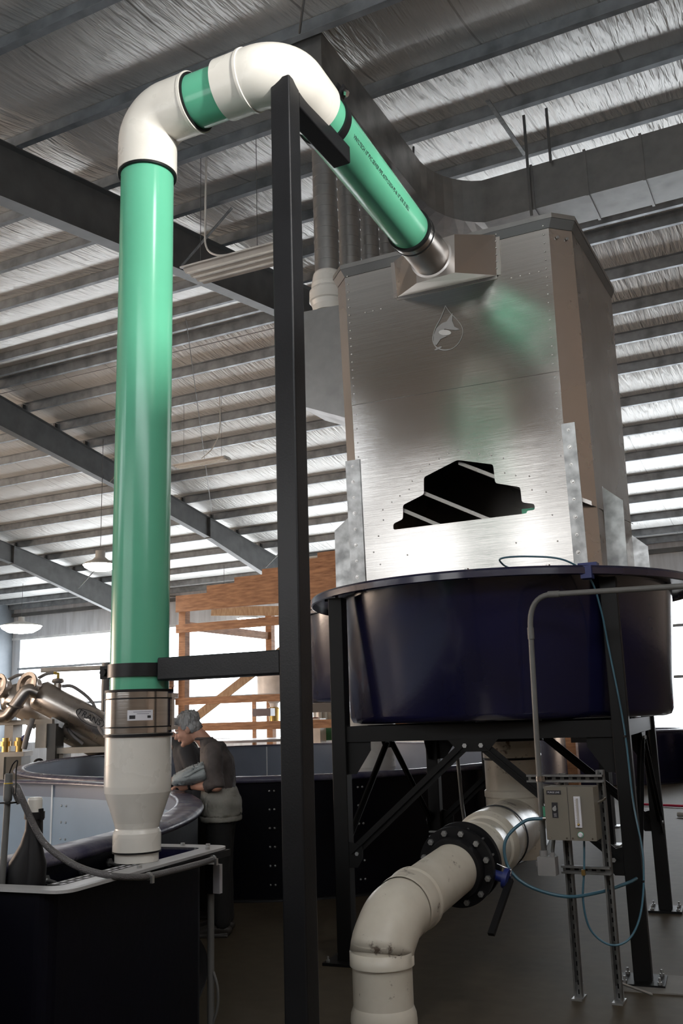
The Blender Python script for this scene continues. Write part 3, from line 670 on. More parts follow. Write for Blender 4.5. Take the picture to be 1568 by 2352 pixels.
# ------------------------------------------------------------------ raised blue tank and its stand
TC = V((-2.22, 7.16, 0)); TB, TT = 1.555, 2.50
def round_tank(c, zb_, zt_, rb, rt, rim, label, name='raised_tank'):
    t = thing(name, (c.x, c.y, zb_), label, 'tank')
    b = MB(); b.lathe([(0, zb_), (rb - .06, zb_), (rb - .02, zb_ + .012), (rb, zb_ + .05), (rt, zt_ - .03), (rt + .01, zt_)], (c.x, c.y, 0), n=96, hard=False); b.build('tank_wall', M_navy, t)
    b = MB(); b.lathe([(0, zb_ + .03), (rb - .08, zb_ + .03), (rt - .02, zt_)], (c.x, c.y, 0), n=96, hard=False); b.build('inner_wall', M_inner, t)
    b = MB(); b.lathe([(rt - .02, zt_), (rim, zt_ + .005), (rim + .012, zt_ - .01), (rim + .012, zt_ - .05), (rim, zt_ - .055), (rim, zt_ - .018), (rt, zt_ - .02)], (c.x, c.y, 0), n=96); b.build('rim', M_navy, t)
    return t
T1 = round_tank(TC, TB, TT, 1.20, 1.27, 1.47, 'big dark blue round fibreglass tank raised on black legs under the aluminium tower')
b = MB(); b.lathe([(.25, 1.40), (.25, 1.56)], (TC.x, TC.y, 0), n=40); b.build('outlet_flange', M_navyd, T1)
for a in (-112, -75, -74, -128):
    pass
for k_, a in enumerate((-81, -60, -137, -128)):
    p = TC + V((cos(radians(a)) * 1.41, sin(radians(a)) * 1.41, TT)); b = MB(); b.hexnut(p + V((0, 0, -.055)), (0, 0, 1), .014, .075); b.build('rim_bolt', M_steel, T1)

t = thing('tank_stand', (-2.26, 7.3, 0), 'black steel stand with braced square legs carrying the big blue tank', 'stand')
FL, FR, BR, BL = V((-3.12, 6.12, 0)), V((-1.22, 6.30, 0)), V((-1.42, 8.50, 0)), V((-3.30, 8.30, 0))
ex = (FR - FL).normalized(); ey = V((-ex.y, ex.x, 0))
for p, zt_ in ((FL, 2.45), (FR, 2.45), (BR, 2.45), (BL, 2.45)):
    b = MB(); b.prism([p + ex * a + ey * c for a, c in rrect(.105, .105, .006)], (0, 0, zt_)); b.build('leg', M_blackd, t)
    b = MB(); b.box(p + V((0, 0, .009)), (.26, .26, .018), (ex, ey, V((0, 0, 1)))); bp_ = b.build('base_plate', M_blackd, t)
    for a, c in ((-.1, -.1), (.1, -.1), (.1, .1), (-.1, .1)):
        b = MB(); b.hexnut(p + ex * a + ey * c + V((0, 0, .018)), (0, 0, 1), .014, .014); b.cyl(p + ex * a + ey * c + V((0, 0, .03)), p + ex * a + ey * c + V((0, 0, .055)), .007, 8); b.build('anchor_bolt', M_galv, bp_)
up = V((0, 0, 1))
for p, q_ in ((FL, FR), (FR, BR), (BR, BL), (BL, FL)):
    b = MB(); d = (q_ - p).normalized(); b.bar(p + d * .05 + up * 1.49, q_ - d * .05 + up * 1.49, .06, .105); b.build('beam', M_blackd, t)
    mid = (p + q_) / 2; n_ = d.cross(up)
    b = MB(); b.prism([mid - d * .17 + up * 1.44 + n_ * .035, mid - d * .10 + up * 1.36 + n_ * .035, mid + d * .10 + up * 1.36 + n_ * .035, mid + d * .17 + up * 1.44 + n_ * .035], n_ * .01); g_ = b.build('gusset', M_blackd, t)
    for s_ in (-1, 1):
        b = MB(); b.hexnut(mid + d * s_ * .055 + up * 1.40 + n_ * .045, n_, .016, .012); b.build('gusset_bolt', M_galv, g_)
        e_ = (p if s_ < 0 else q_); f_ = e_ - d * s_ * .07 + up * .70
        b = MB(); b.bar(mid + d * s_ * .06 + up * 1.40 + n_ * .03, f_ + n_ * .03, .07, .008, up=n_); b.bar(mid + d * s_ * .06 + up * 1.40 + n_ * .03, f_ + n_ * .03, .008, .05, up=n_); b.build('brace', M_blackd, t)
        b = MB(); b.prism([f_ + d * s_ * .03 + up * .08 + n_ * .035, f_ - d * s_ * .08 + up * .05 + n_ * .035, f_ - d * s_ * .08 - up * .03 + n_ * .035, f_ - d * s_ * .04 - up * .09 + n_ * .035, f_ + d * s_ * .03 - up * .09 + n_ * .035], n_ * .01); g_ = b.build('gusset', M_blackd, t)
        b = MB(); b.hexnut(f_ - d * s_ * .04 + n_ * .045, n_, .014, .01); b.build('gusset_bolt', M_galv, g_)
    for s_, e_ in ((1, p), (-1, q_)):
        b = MB(); a = e_ + d * s_ * .05; b.prism([a + up * 1.44, a + d * s_ * .17 + up * 1.44, a + d * s_ * .17 + up * 1.38, a + d * s_ * .06 + up * 1.22, a + up * 1.22], n_ * .012); b.build('knee_plate', M_blackd, t)
for a_ in (-1, 0, 1):
    b = MB(); b.bar(FL + (BL - FL) * (.5 + a_ * .28) + ex * .03 + up * 1.505, FR + (BR - FR) * (.5 + a_ * .28) - ex * .03 + up * 1.505, .06, .08); b.build('cross_member', M_blackd, t)

# concrete pads hint: grout under nearest leg
b = MB(); b.box((FR.x + .06, FR.y - .02, .004), (.42, .40, .008), (ex, ey, up)); tag(b.build('grout_pad', mat('pale grout', (.20, .19, .175), .7), origin=FR), 'pale grout patch on the floor under the nearest right leg', 'pad')

# second tank behind
T2C = V((-4.75, 11.7, 0))
round_tank(T2C, 1.80, 2.92, 1.50, 1.55, 1.68, 'second dark blue raised tank half hidden behind the black post')
t = thing('tank_stand', (-3.3, 12, 0), 'black steel stand of the rear raised tank, seen beneath the nearer tank', 'stand')
for p in (V((-2.62, 12.26, 0)), V((-3.3, 9.85, 0)), V((-3.0, 14.2, 0))):
    b = MB(); b.prism([p + V((a, c, 0)) for a, c in rrect(.11, .11, .006)], (0, 0, 1.8)); b.build('leg', M_blackd, t)
    b = MB(); b.box(p + V((0, 0, .01)), (.26, .26, .02)); b.build('base_plate', M_galv, t)
for p, q_ in (((-2.62, 12.26, 1.74), (-6.2, 11.9, 1.74)), ((-2.62, 12.26, 1.74), (-3.3, 9.85, 1.74)), ((-3.3, 9.85, 1.74), (-6.2, 10.9, 1.74))):
    b = MB(); b.bar(p, q_, .08, .11); b.build('beam', M_blackd, t)
b = MB(); b.box((-2.78, 12.2, 1.45), (.42, .02, .46)); b.build('gusset', M_blackd, t)

# ------------------------------------------------------------------ white drain pipe with flange
t = thing('white_drain_pipe', (-2.02, 4.29, 0), 'thick white plastic pipe rising from the floor and running under the blue tank', 'pipe')
VB = V((-1.98, 4.23, 0)); A1 = V((-1.98, 4.23, .60)); A2 = V((-1.975, 4.34, .80)); A3 = V((-1.985, 4.66, .875)); FLc = V((-1.965, 5.2, .78)); TE = V((-2.2, 7.0, .79))
r = .137
def bend(p0, p1, p2, f=.5, n=8):
    p0, p1, p2 = V(p0), V(p1), V(p2); return arc(p1 + (p0 - p1).normalized() * f, p1, p1 + (p2 - p1).normalized() * f, n)
b = MB(); b.lathe([(r, 0), (r, .6)], VB, n=56); b.build('floor_riser', M_whited, t)
b = MB(); b.lathe([(.151, -.1), (.151, .27), (.148, .30), (.137, .33)], VB, n=56, hard=False); b.build('floor_socket', M_whited, t)
b = MB(); P0, P1, P2_, P3_ = V((-1.98, 4.23, .50)), V((-1.98, 4.23, .575)), V((-1.978, 4.36, .675)), V((-1.968, 4.60, .715))
b.lathe([(.137, 0), (.147, .003)], P0, n=56)
path = [P0, P0.lerp(P1, .8)] + bend(P0, P1, P2_, .05, 4) + bend(P1, P2_, P3_, .05, 4) + [P3_]
b.tube(path, .1475, 56, cap=False); b.build('elbow_fitting', M_whited, t)
dF = (FLc - P3_).normalized()
b = MB(); b.lathe([(.1475, -.14), (.150, -.12), (.150, -.02), (.155, 0), (.155, .02), (.1475, .03), (.142, .04), (.137, .045)], P3_, dF, n=56); b.build('socket', M_whited, t)
b = MB(); b.tube([P3_ + dF * .02, FLc + dF * .05], .137, 56, cap=False); b.build('short_pipe', M_whited, t)
for nm, off, rr, th in (('flange', 0, .215, .035), ('flange', .115, .215, .035)):
    b = MB(); b.lathe([(.138, off - .055 if off == 0 else off), (.160, off - .055 if off == 0 else off), (.166, off), (rr, off + .001), (rr, off + th), (.138, off + th)], FLc, dF, n=64); b.build(nm, M_rub, t)
b = MB(); b.lathe([(.13, .036), (.185, .036), (.185, .114), (.13, .114)], FLc, dF, n=48); b.build('valve_body', M_navyd, t)
fx, fy, _ = frame_of(dF)
for i in range(12):
    a = 2 * pi * (i + .5) / 12; p = FLc + fx * cos(a) * .188 + fy * sin(a) * .188
    b = MB(); b.hexnut(p - dF * .016, dF, .0165, .016); b.cyl(p - dF * .02, p + dF * .17, .007, 8); b.build('flange_bolt', M_galv, t)
vh = thing('butterfly_valve_lever', FLc + fx * .23, 'black and blue valve lever sticking out right of the black pipe flange', 'valve')
hx = (fx * 1 + V((0, 0, -.25))).normalized(); hx = hx if hx.x > 0 else -hx
p = FLc + dF * .075 + hx * .19
b = MB(); b.cyl(p, p + hx * .09, .028, 20); b.lathe([(.03, .06), (.055, .065), (.055, .09), (.02, .095)], p, hx, 20); b.build('valve_neck', M_blue, vh)
b = MB(); b.bar(p + hx * .10, p + hx * .12 + V((-.05, -.28, -.22)), .035, .02); b.build('lever', M_rub, vh)
b = MB(); b.tube([p + hx * .10 + V((0, 0, .02)), p + hx * .11 + V((.0, .0, .05)), p + hx * .06 + V((-.03, 0, .07))], .004, 6); b.build('lever_pin', M_steel, vh)
dG = (TE - FLc).normalized(); q0 = FLc + dF * .15
b = MB(); b.lathe([(.137, 0), (.14, .16), (.165, .34), (.172, .36), (.172, .54), (.185, .56), (.20, .62), (.205, .64), (.205, .80), (.2, .84)], q0, dG, n=56); b.build('reducer', M_whited, t)
b = MB(); b.tube([q0 + dG * .82, TE + dG * .35], .2, 56); b.build('tee_branch', M_whited, t)
b = MB(); b.lathe([(.2, 0), (.207, .002), (.207, .022), (.2, .024)], q0 + dG * .98, dG, n=56); b.build('rubber_edge', M_rub, t)
b = MB(); b.lathe([(0, .56), (.205, .565), (.205, .99), (.212, 1.0), (.212, 1.04), (.2, 1.05), (.2, 1.28)], (TC.x, TC.y, 0), n=56); b.build('tank_riser', M_whited, t)
b = MB(); b.lathe([(.2, 1.275), (.208, 1.28), (.208, 1.35), (.2, 1.41)], (TC.x, TC.y, 0), n=56); b.build('rubber_coupling', M_whited, t)
b = MB(); b.lathe([(.2005, 1.262), (.2065, 1.262), (.2065, 1.28), (.2, 1.28)], (TC.x, TC.y, 0), n=56); b.build('rubber_edge', M_rub, t)
# scuffs on the elbow
for c_, rr, seed in ((V((-1.98, 4.23, .66)), .020, 1), (V((-1.98, 4.23, .55)), .010, 2)):
    pass

b = MB(); b.bbox((-2.95, 5.9, 0), (-1.9, 6.02, .01))

# ------------------------------------------------------------------ control panel on strut frame
t = thing('control_panel', (-1.42, 5.85, 0), 'beige purge control panel on a galvanised strut frame by the nearest tank leg', 'control panel')
ep = V((.995, -.02, 0)).normalized(); en = V((-.02, -.995, 0)).normalized()
def strut(p, q_, nm='strut', w_=.041):
    p, q_ = V(p), V(q_); d = (q_ - p).normalized(); b = MB()
    o_ = en if abs(d.z) > .5 or True else up; s_ = d.cross(o_).normalized()
    b.bar(p, q_, w_, .003, up=o_)
    L_ = (q_ - p).length; n2 = int(L_ / .05)
    for sg in (-1, 1):
        c0 = s_ * sg * (w_ / 2)
        b.box((p + q_) / 2 + c0 + o_ * .02, (.003, .041, L_), (s_, o_, d)); b.box((p + q_) / 2 + s_ * sg * (w_ / 2 - .005) + o_ * .041, (.010, .003, L_), (s_, o_, d))
    b.extra = [M_rub]; b.cur = 1
    for i in range(n2):
        c_ = p + d * (.03 + i * .05) + o_ * .0025; b.box(c_, (.014, .002, .026), (s_, o_, d))
    return b.build(nm, M_strut, t)
Yc = 5.86
strut((-1.50, Yc, 0), (-1.50, Yc, 1.24)); strut((-1.275, Yc, 0), (-1.275, Yc, 1.26))
strut((-1.70, Yc - .05, 1.215), (-1.25, Yc - .05, 1.215), 'rail'); strut((-1.53, Yc - .05, .705), (-1.25, Yc - .05, .705), 'rail')
for x in (-1.50, -1.275):
    b = MB(); b.box((x, Yc - .02, .005), (.06, .12, .01)); b.box((x, Yc + .0, .04), (.05, .006, .08)); b.build('foot', M_galv, t)
b = MB(); b.tube([(-1.275, Yc + .0, .10), (-1.12, Yc + .12, .02)], .008, 6); b.build('tie_bar', M_galv, t)
b = MB(); b.prism([V((-1.425, 0, 1.03)) + V((a, Yc - .07, c)) for a, c in rrect(.285, .295, .006)], (0, -.14, 0)); pn = b.build('enclosure', M_panel, t)
yf = Yc - .21
b = MB(); b.bbox((-1.432, yf - .001, .884), (-1.430, yf + .001, 1.176)); b.build('door_seam', M_ink, pn)
b = MB(); b.bbox((-1.552, yf - .003, 1.135), (-1.468, yf, 1.157)); b.build('nameplate', M_ink, pn)
text('nameplate_text', 'PURGE LINE', .013, (-1.510, yf - .0035, 1.146), (1, 0, 0), (0, 0, 1), M_label, pn, .0006)
b = MB(); b.bbox((-1.526, yf - .003, 1.005), (-1.492, yf, 1.09)); b.build('switch_plate', M_ink, pn)
b = MB(); b.lathe([(.0, .012), (.012, .012), (.0135, 0)], (-1.509, yf, 1.055), (0, -1, 0), 20); b.box((-1.503, yf - .014, 1.06), (.008, .006, .026)); b.build('selector_knob', M_galv, pn)
text('switch_text', 'OFF\nON', .010, (-1.509, yf - .0035, 1.02), (1, 0, 0), (0, 0, 1), M_label, pn, .0006)
b = MB(); b.bbox((-1.395, yf - .012, .955), (-1.358, yf, 1.125)); fm = b.build('flow_meter', M_label, pn)
b = MB(); b.cyl((-1.376, yf - .013, .965), (-1.376, yf - .013, 1.115), .006, 10); b.build('meter_tube', M_clear, fm)
b = MB()
for i in range(14): b.bbox((-1.39, yf - .0128, .985 + i * .009), (-1.382 if i % 5 else -1.378, yf - .0119, .9858 + i * .009))
b.build('meter_scale', M_ink, fm)
b = MB(); b.ball((-1.376, yf - .015, .972), .008, 10); b.build('meter_float', M_brass, fm)
b = MB(); b.lathe([(.014, 0), (.014, .006), (.010, .008), (.010, .016), (0, .016)], (-1.372, yf, .915), (0, -1, 0), 20); b.build('pilot_lamp', M_label, pn)
b = MB(); b.lathe([(.017, 0), (.017, .005), (.0141, .005)], (-1.372, yf, .915), (0, -1, 0), 20); b.build('lamp_bezel', M_green, pn)
for x in (-1.548, -1.452, -1.418, -1.306):
    b = MB(); b.cyl((x, yf, .895), (x, yf - .004, .895), .005, 10); b.build('door_screw', M_steel, pn)
b = MB(); b.bbox((-1.60, 5.72, 1.0), (-1.565, 5.76, 1.06)); b.build('side_valve', M_green, pn)
b = MB(); b.tube([(-1.29, yf + .1, 1.08), (-1.25, yf + .1, 1.10), (-1.235, yf + .1, 1.115)], .008, 8); b.build('latch', M_steel, pn)
jb = thing('junction_box', (-1.60, 5.76, .73), 'small grey junction box at the foot of the bent grey conduit', 'box')
b = MB(); b.prism([V((-1.605, 0, .725)) + V((a, 5.80, c)) for a, c in rrect(.105, .105, .006)], (0, -.075, 0)); b.build('box_body', M_box, jb)
b = MB(); b.cyl((-1.625, 5.76, .775), (-1.625, 5.76, .81), .024, 20); b.cyl((-1.575, 5.76, .775), (-1.575, 5.76, .80), .016, 16); b.build('conduit_fitting', M_box, jb)
b = MB(); b.box((-1.665, 5.78, .73), (.03, .01, .03)); b.build('mounting_ear', M_box, jb)
t = thing('grey_conduit', (-1.62, 5.76, .80), 'bent grey electrical conduit rising in front of the blue tank and turning right', 'conduit')
cp_ = [V((-1.622, 5.76, .79)), V((-1.615, 5.75, 1.44)), V((-1.60, 5.73, 2.10))]
cb = arc((-1.60, 5.73, 2.10), (-1.60, 5.73, 2.31), (-1.44, 5.71, 2.30), 10)
b = MB(); b.tube(cp_ + cb[1:] + [V((-.3, 5.6, 2.262))], .0168, 20); b.build('conduit_run', M_cond, t)
for p, d in ((V((-1.60, 5.73, 2.07)), (0, 0, 1)), (V((-1.44, 5.71, 2.30)), (1, -.04, -.03))):
    b = MB(); b.lathe([(.0168, -.03), (.0205, -.03), (.0205, .04), (.0168, .04)], p, d, 20); b.build('coupling', M_cond, t)
b = MB(); b.lathe([(.0168, -.015), (.021, -.015), (.021, .015), (.0168, .015)], (-1.618, 5.755, 1.215), (0, 0, 1), 16); b.box((-1.60, 5.77, 1.215), (.03, .03, .03)); b.build('conduit_clamp', M_steel, t)
tag(MB().tube([(-1.575, 5.77, .80), (-1.56, 5.78, .90), (-1.555, 5.79, .95)], .011, 12).build('flexible_conduit', M_cond, origin=(-1.57, 5.77, .8)), 'short flexible grey conduit from junction box into the beige panel', 'conduit')
# hoses
tag(MB().tube(spline([(-1.60, 5.70, .995), (-1.70, 5.66, .98), (-1.80, 5.60, .88), (-1.79, 5.58, .74), (-1.68, 5.58, .64), (-1.48, 5.62, .585), (-1.33, 5.80, .585), (-1.22, 6.05, .60), (-1.19, 6.2, .605)], 8), .0095, 12).build('blue_air_hose', M_tube, origin=(-1.6, 5.6, .6)), 'blue hose looping from the panel left side past the junction box', 'hose')
b = MB(); b.cyl((-1.60, 5.70, .995), (-1.56, 5.71, .995), .011, 12)
tag(b.build('hose_fitting', M_steel, origin=(-1.58, 5.7, .99)), 'small metal hose fitting at the panel\'s left side', 'fitting')
pts = [(-1.376, 5.74, .885), (-1.385, 5.72, .72), (-1.40, 5.70, .55), (-1.37, 5.70, .40), (-1.27, 5.72, .325), (-1.17, 5.78, .36), (-1.12, 5.92, .50), (-1.125, 6.12, .75), (-1.175, 6.235, 1.05), (-1.19, 6.238, 1.5), (-1.24, 6.225, 2.0), (-1.26, 6.18, 2.25), (-1.30, 6.10, 2.44), (-1.42, 5.98, 2.545), (-1.62, 5.92, 2.58), (-1.80, 5.90, 2.585), (-1.83, 6.0, 2.56), (-1.80, 6.3, 2.50), (-1.8, 6.35, 2.2)]
tag(MB().tube(spline(pts, 8), .0062, 12).build('teal_air_tube', M_tube, origin=(-1.3, 5.9, 1.5)), 'thin teal tube hanging in a loop under the panel and rising over the tank rim', 'tube')
for z, x, y in ((1.44, -1.188, 6.236), (.62, -1.12, 6.02)):
    tag(MB().lathe([(.0064, -.006), (.009, -.006), (.009, .006), (.0064, .006)], (x, y, z), n=12).build('cable_tie', M_rub, origin=(x, y, z)), 'black cable tie round the thin teal tube, ' + ('upper one by the tank beam' if z > 1 else 'lower one near the hanging loop'), 'cable tie')
tag(MB().box((-1.385, 5.70, .705), (.02, .02, .03)).build('brass_tube_fitting', M_brass, origin=(-1.385, 5.7, .7)), 'tiny brass fitting on the teal tube at the lower rail', 'fitting')
tag(MB().bbox((-1.36, 6.08, 2.47), (-1.24, 6.16, 2.53)).bbox((-1.33, 6.0, 2.42), (-1.26, 6.08, 2.50)).build('blue_tape_wrap', M_blue, origin=(-1.3, 6.1, 2.5)), 'blue tape bundle tied on the tank rim below the galvanised bracket', 'tape')
tag(MB().tube(spline([(-2.95, 7.95, 1.42), (-2.93, 7.95, 1.1), (-2.9, 7.9, .85), (-2.75, 7.6, .62), (-2.6, 7.4, .55)], 6), .016, 12).build('hanging_conduit', M_cond, origin=(-2.9, 7.9, 1.0)), 'thin grey conduit curving down behind the white pipe flange', 'conduit')
tag(MB().bbox((-2.93, 7.2, .68), (-2.63, 7.24, .69)).bbox((-2.93, 7.2, .715), (-2.63, 7.24, .725)).build('strut_channel', M_galv, origin=(-2.8, 7.2, .7)), 'short galvanised channel piece left of the white pipe flange', 'channel')

# ------------------------------------------------------------------ big floor tanks
def ell_tank(c, a, b_, rot, zt_, label, rimw=.17, wallm=M_navyd, innm=M_inner, waterless=True, rimm=M_rim, name='floor_tank', segs=160, seams=(), bolts=None):
    t = thing(name, (c[0], c[1], 0), label, 'tank')
    cr, sr = cos(rot), sin(rot)
    def P(th, off, z): 
        nx, ny = cos(th) / a, sin(th) / b_; L_ = hypot(nx, ny); x = a * cos(th) + nx / L_ * off; y = b_ * sin(th) + ny / L_ * off
        return V((c[0] + x * cr - y * sr, c[1] + x * sr + y * cr, z))
    def ringset(pr, m, nm, hard=True):
        b = MB(); rg = [[P(2 * pi * i / segs, o_, z) for i in range(segs)] for o_, z in pr]
        if hard:
            for u, v_ in zip(rg[:-1], rg[1:]): b.rings([u, v_], cap=False)
        else: b.rings(rg, cap=False)
        return b.build(nm, m, t)
    w_ = ringset([(-.04, 0), (-.04, zt_ - .03)], wallm, 'outer_wall')
    ringset([(-.09, .05), (-.09, zt_ - .16), (-.088, zt_ - .16)], innm, 'inner_wall')
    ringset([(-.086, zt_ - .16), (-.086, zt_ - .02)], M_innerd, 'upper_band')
    ringset([(-rimw, zt_ - .02), (-rimw, zt_), (-rimw + .02, zt_ + .006), (-.035, zt_ + .004), (-.008, zt_ - .012), (0, zt_ - .03), (-.008, zt_ - .05), (-.04, zt_ - .055)], rimm, 'rim', hard=False)
    b = MB(); b.add([P(2 * pi * i / segs, -.085, .06) for i in range(segs)], [tuple(range(segs))]); b.build('tank_floor', innm, t)
    for th in seams:
        b = MB(); b.bar(P(th, -.095, .1), P(th, -.095, zt_ - .04), .024, .01, up=P(th, -1, 0) - P(th, 0, 0)); b.build('panel_seam', M_seam, t)
    if bolts:
        b = MB()
        for th in bolts:
            for z in [zt_ - .13 - i * .165 for i in range(6)]:
                for dt in (0, .012): b.ball(P(th + dt, -.036, z), .012, 8)
        b.build('panel_bolts', M_galv, w_)
    b = MB(); rg = [[P(2 * pi * i / segs, o_, z) for i in range(segs)] for o_, z in ((-.04, .02), (.03, .02), (.03, 0))]
    b.rings(rg, cap=False); b.build('base_lip', M_rub, t)
    return t, P
TL, PL = ell_tank((-8.2, 2.85), 5.12, 5.0, 0, 1.06, 'large navy tank with pale blue inside that the man leans on', seams=(1.38, 1.05, 1.62, 1.85, 2.1), rimw=.19)
b = MB()
for th in (1.36,):
    for z in (.50, .66, .82): 
        for dt in (-.012, -.028): b.ball(PL(th + dt, -.092, z), .012, 8)
b.build('inner_bolts', M_galv, TL)
rM = radians(30.6)
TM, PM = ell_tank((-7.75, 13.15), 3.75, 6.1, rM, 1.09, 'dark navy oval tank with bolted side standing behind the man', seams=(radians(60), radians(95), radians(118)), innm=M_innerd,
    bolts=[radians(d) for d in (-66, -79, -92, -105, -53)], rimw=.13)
# small far tanks on the right
ell_tank((.2, 24.5), 3.2, 3.2, 0, 1.1, 'far dark blue tank at the right edge with a red hose over its side', wallm=M_navy, innm=M_innerd, rimw=.12)
ell_tank((-4.9, 23.5), 1.9, 1.9, 0, 1.15, 'far dark blue tank seen under the raised tank behind the white riser', wallm=M_navy, innm=M_innerd, rimw=.12)
tag(MB().tube(spline([(-2.0, 21.4, 1.12), (-1.2, 21.25, .98), (-.2, 21.2, .86), (.8, 21.3, .80)], 6), .035, 8).build('red_hose', M_red, origin=(-1, 21.3, 1)), 'bright red hose draped across the far tank at the right', 'hose')
tag(MB().tube([(-3.2, 17.3, .03), (-1.1, 16.6, .03)], .02, 8).build('red_rod', M_red, origin=(-2, 17, .03)), 'thin red rod lying on the bright floor beyond the legs', 'rod')
tag(MB().tube([(-2.3, 15.6, .04), (-.4, 15.0, .04)], .035, 8).build('white_floor_pipe', M_fix, origin=(-1.5, 15.3, .04)), 'white pipe lying on the bright floor beyond the right legs', 'pipe')
t = thing('brush_in_bag', (-.55, 11.1, 0), 'black bristle brush poking from a shiny clear bag at the right edge', 'bag')
b = MB(); b.ball((-.55, 11.1, .20), .26, 24, (1, 1, .8)); b.build('bag', M_steel, t)
b = MB()
for i in range(90):
    a = random.random() * 2 * pi; e = random.random() * .9; p = V((-.58, 11.1, .40)); q_ = p + V((cos(a) * .24 * e, sin(a) * .24 * e, .18 + .1 * random.random())); b.tube([p, q_], .006, 4)
b.build('bristles', M_rub, t)

# ------------------------------------------------------------------ sump box in front of the tank
BZ = 1.0
c0, c1 = V((-2.64, 2.88, 0)), V((-2.76, 4.17, 0)); yax = (c1 - c0).normalized(); xax = V((-yax.y, yax.x, 0)) * 1  # xax points left
t = thing('sump_box', (-3.0, 3.4, 0), 'black fibreglass sump box with a pale flanged rim at lower left, holding the pipe foot', 'box')
Ld = (c1 - c0).length; Wd = .66
def SB(u, v_, z): return c0 + yax * v_ + xax * u + V((0, 0, z))
def rect(u0, u1, v0, v1, rad=.10, n=5, only=None):
    out = []
    for cu, cv, a0 in ((u0 + rad, v0 + rad, 180), (u1 - rad, v0 + rad, 270), (u1 - rad, v1 - rad, 0), (u0 + rad, v1 - rad, 90)):
        for k in range(n + 1):
            a = radians(a0 + 90 * k / n); out.append((cu + rad * cos(a), cv + rad * sin(a)))
    return out
oo = rect(0, Wd, 0, Ld, .07); ii = rect(.10, Wd - .01, .085, Ld - .10, .05)
b = MB(); rg = [[SB(u, v_, z) for u, v_ in P_] for P_, z in ((oo, BZ - .012), (oo, BZ), (ii, BZ), (ii, BZ - .012), (oo, BZ - .012))]
for u, v_ in zip(rg[:-1], rg[1:]): b.rings([u, v_], cap=False, smooth=False)
b.build('rim_flange', mat('pale grey gelcoat', (.40, .40, .40), .35, bump=.05), t, label='pale grey flanged rim')
wo_ = rect(.095, Wd, .02, Ld - .095, .06)
b = MB(); rg = [[SB(u, v_, z) for u, v_ in wo_] for z in (BZ - .012, 0)]; b.rings(rg, cap=False, smooth=False); b.build('outer_wall', M_navyd, t)
b = MB(); rg = [[SB(u, v_, z) for u, v_ in ii] for z in (BZ - .001, BZ - .55)]; b.rings(rg, cap=False, smooth=False); b.add(rg[1], [tuple(range(len(ii)))]); b.build('inner_wall', M_navy, t)
b = MB(); pts_ = [SB(.5, .10, BZ - .03), SB(.5, Ld * .60, BZ - .03), SB(.5, Ld * .60, BZ - .09), SB(.5, .10, BZ - .09)]
b.bar(SB(.09, .62, BZ - .035), SB(.09 + .18, .12, BZ - .035), .05, .004)
pg = MB()
b = MB(); b.bar(SB(.145, .12, BZ - .004), SB(.145, .70, BZ - .004), .075, .004); pg_ = b.build('perforated_rail', M_rub, t)
for i in range(11):
    for s_ in (-.018, .018):
        b = MB(); b.box(SB(.145 + s_, .15 + i * .05, BZ - .0015), (.014, .030, .001), (xax, yax, up)); 
        pg.v += b.v and []; o_ = len(pg.v); pg.v += b.v; pg.f += [[k + o_ for k in f] for f in b.f]; pg.sm += b.sm
pg.build('rail_slots', M_label, pg_)
for u, v_ in ((.25, Ld - .04), (.10, Ld - .05), (.04, Ld - .16), (.04, .55)):
    b = MB(); b.hexnut(SB(u, v_, BZ), (0, 0, 1), .012, .012); b.build('rim_bolt', M_galv, t)
b = MB(); b.bar(SB(.0, .70, BZ - .03), SB(.0, Ld - .02, BZ - .03), .02, .03); b.build('edge_gasket', M_rub, t)
for i, v_ in enumerate((.35, .62, .88, 1.12)):
    p = V((PL(asin_ if False else 0, 0, 0).x, 0, 0)) if False else None
    y_ = c0.y + v_ - .35 + .15; th = math.asin(max(-1, min(1, (y_ - 2.85) / 5.0))); a = PL(th, -.04, .955)
    b = MB(); b.cyl(a, a + V((.07, -.01, -.01)), .009, 10); b.hexnut(a, (1, 0, 0), .020, .012)
    tag(b.build('tank_wall_bolt', M_galv, origin=a), ['bolt in the tank wall inside the sump box, nearest the camera', 'second bolt from the camera in the tank wall inside the sump box', 'third bolt from the camera in the tank wall inside the sump box', 'bolt in the tank wall inside the sump box, nearest the white pipe'][i], 'bolt', 'bolts inside the sump box')
# hose over the rim, pump body, probe
HP = [V((-3.03, 3.02, 1.30)), V((-3.035, 3.0, 1.345)), V((-3.01, 2.98, 1.368)), V((-2.985, 2.98, 1.33)), V((-2.966, 3.02, 1.24)), V((-2.92, 3.05, 1.145)), V((-2.83, 3.08, 1.077)), V((-2.75, 3.12, 1.035)), V((-2.67, 3.18, 1.008)), V((-2.632, 3.26, .993)), V((-2.63, 3.36, .982)), V((-2.65, 3.62, .975)), V((-2.685, 3.86, .970)), V((-2.70, 3.93, .970))]
t = thing('braided_hose', HP[5], 'clear grey braided hose arching from the pump over the sump box rim', 'hose')
b = MB(); b.tube(spline(HP, 8), .0135, 16); b.build('hose', mat('grey braided hose', (.10, .095, .095), .3, bump=.5, bscale=220, coat=.3), t)
for p in (HP[10], HP[13]):
    b = MB(); b.lathe([(.0138, -.006), (.0165, -.006), (.0165, .006), (.0138, .006)], p, (0, 1, 0), 16); b.box(p + V((.018, 0, -.012)), (.012, .014, .03)); b.build('hose_clip', M_galv, t)
pc = V((-2.985, 3.06, .03))
t = thing('sump_pump', (pc.x, pc.y, .9), 'dark pump body with white pipe stub standing in the sump box at left edge', 'pump')
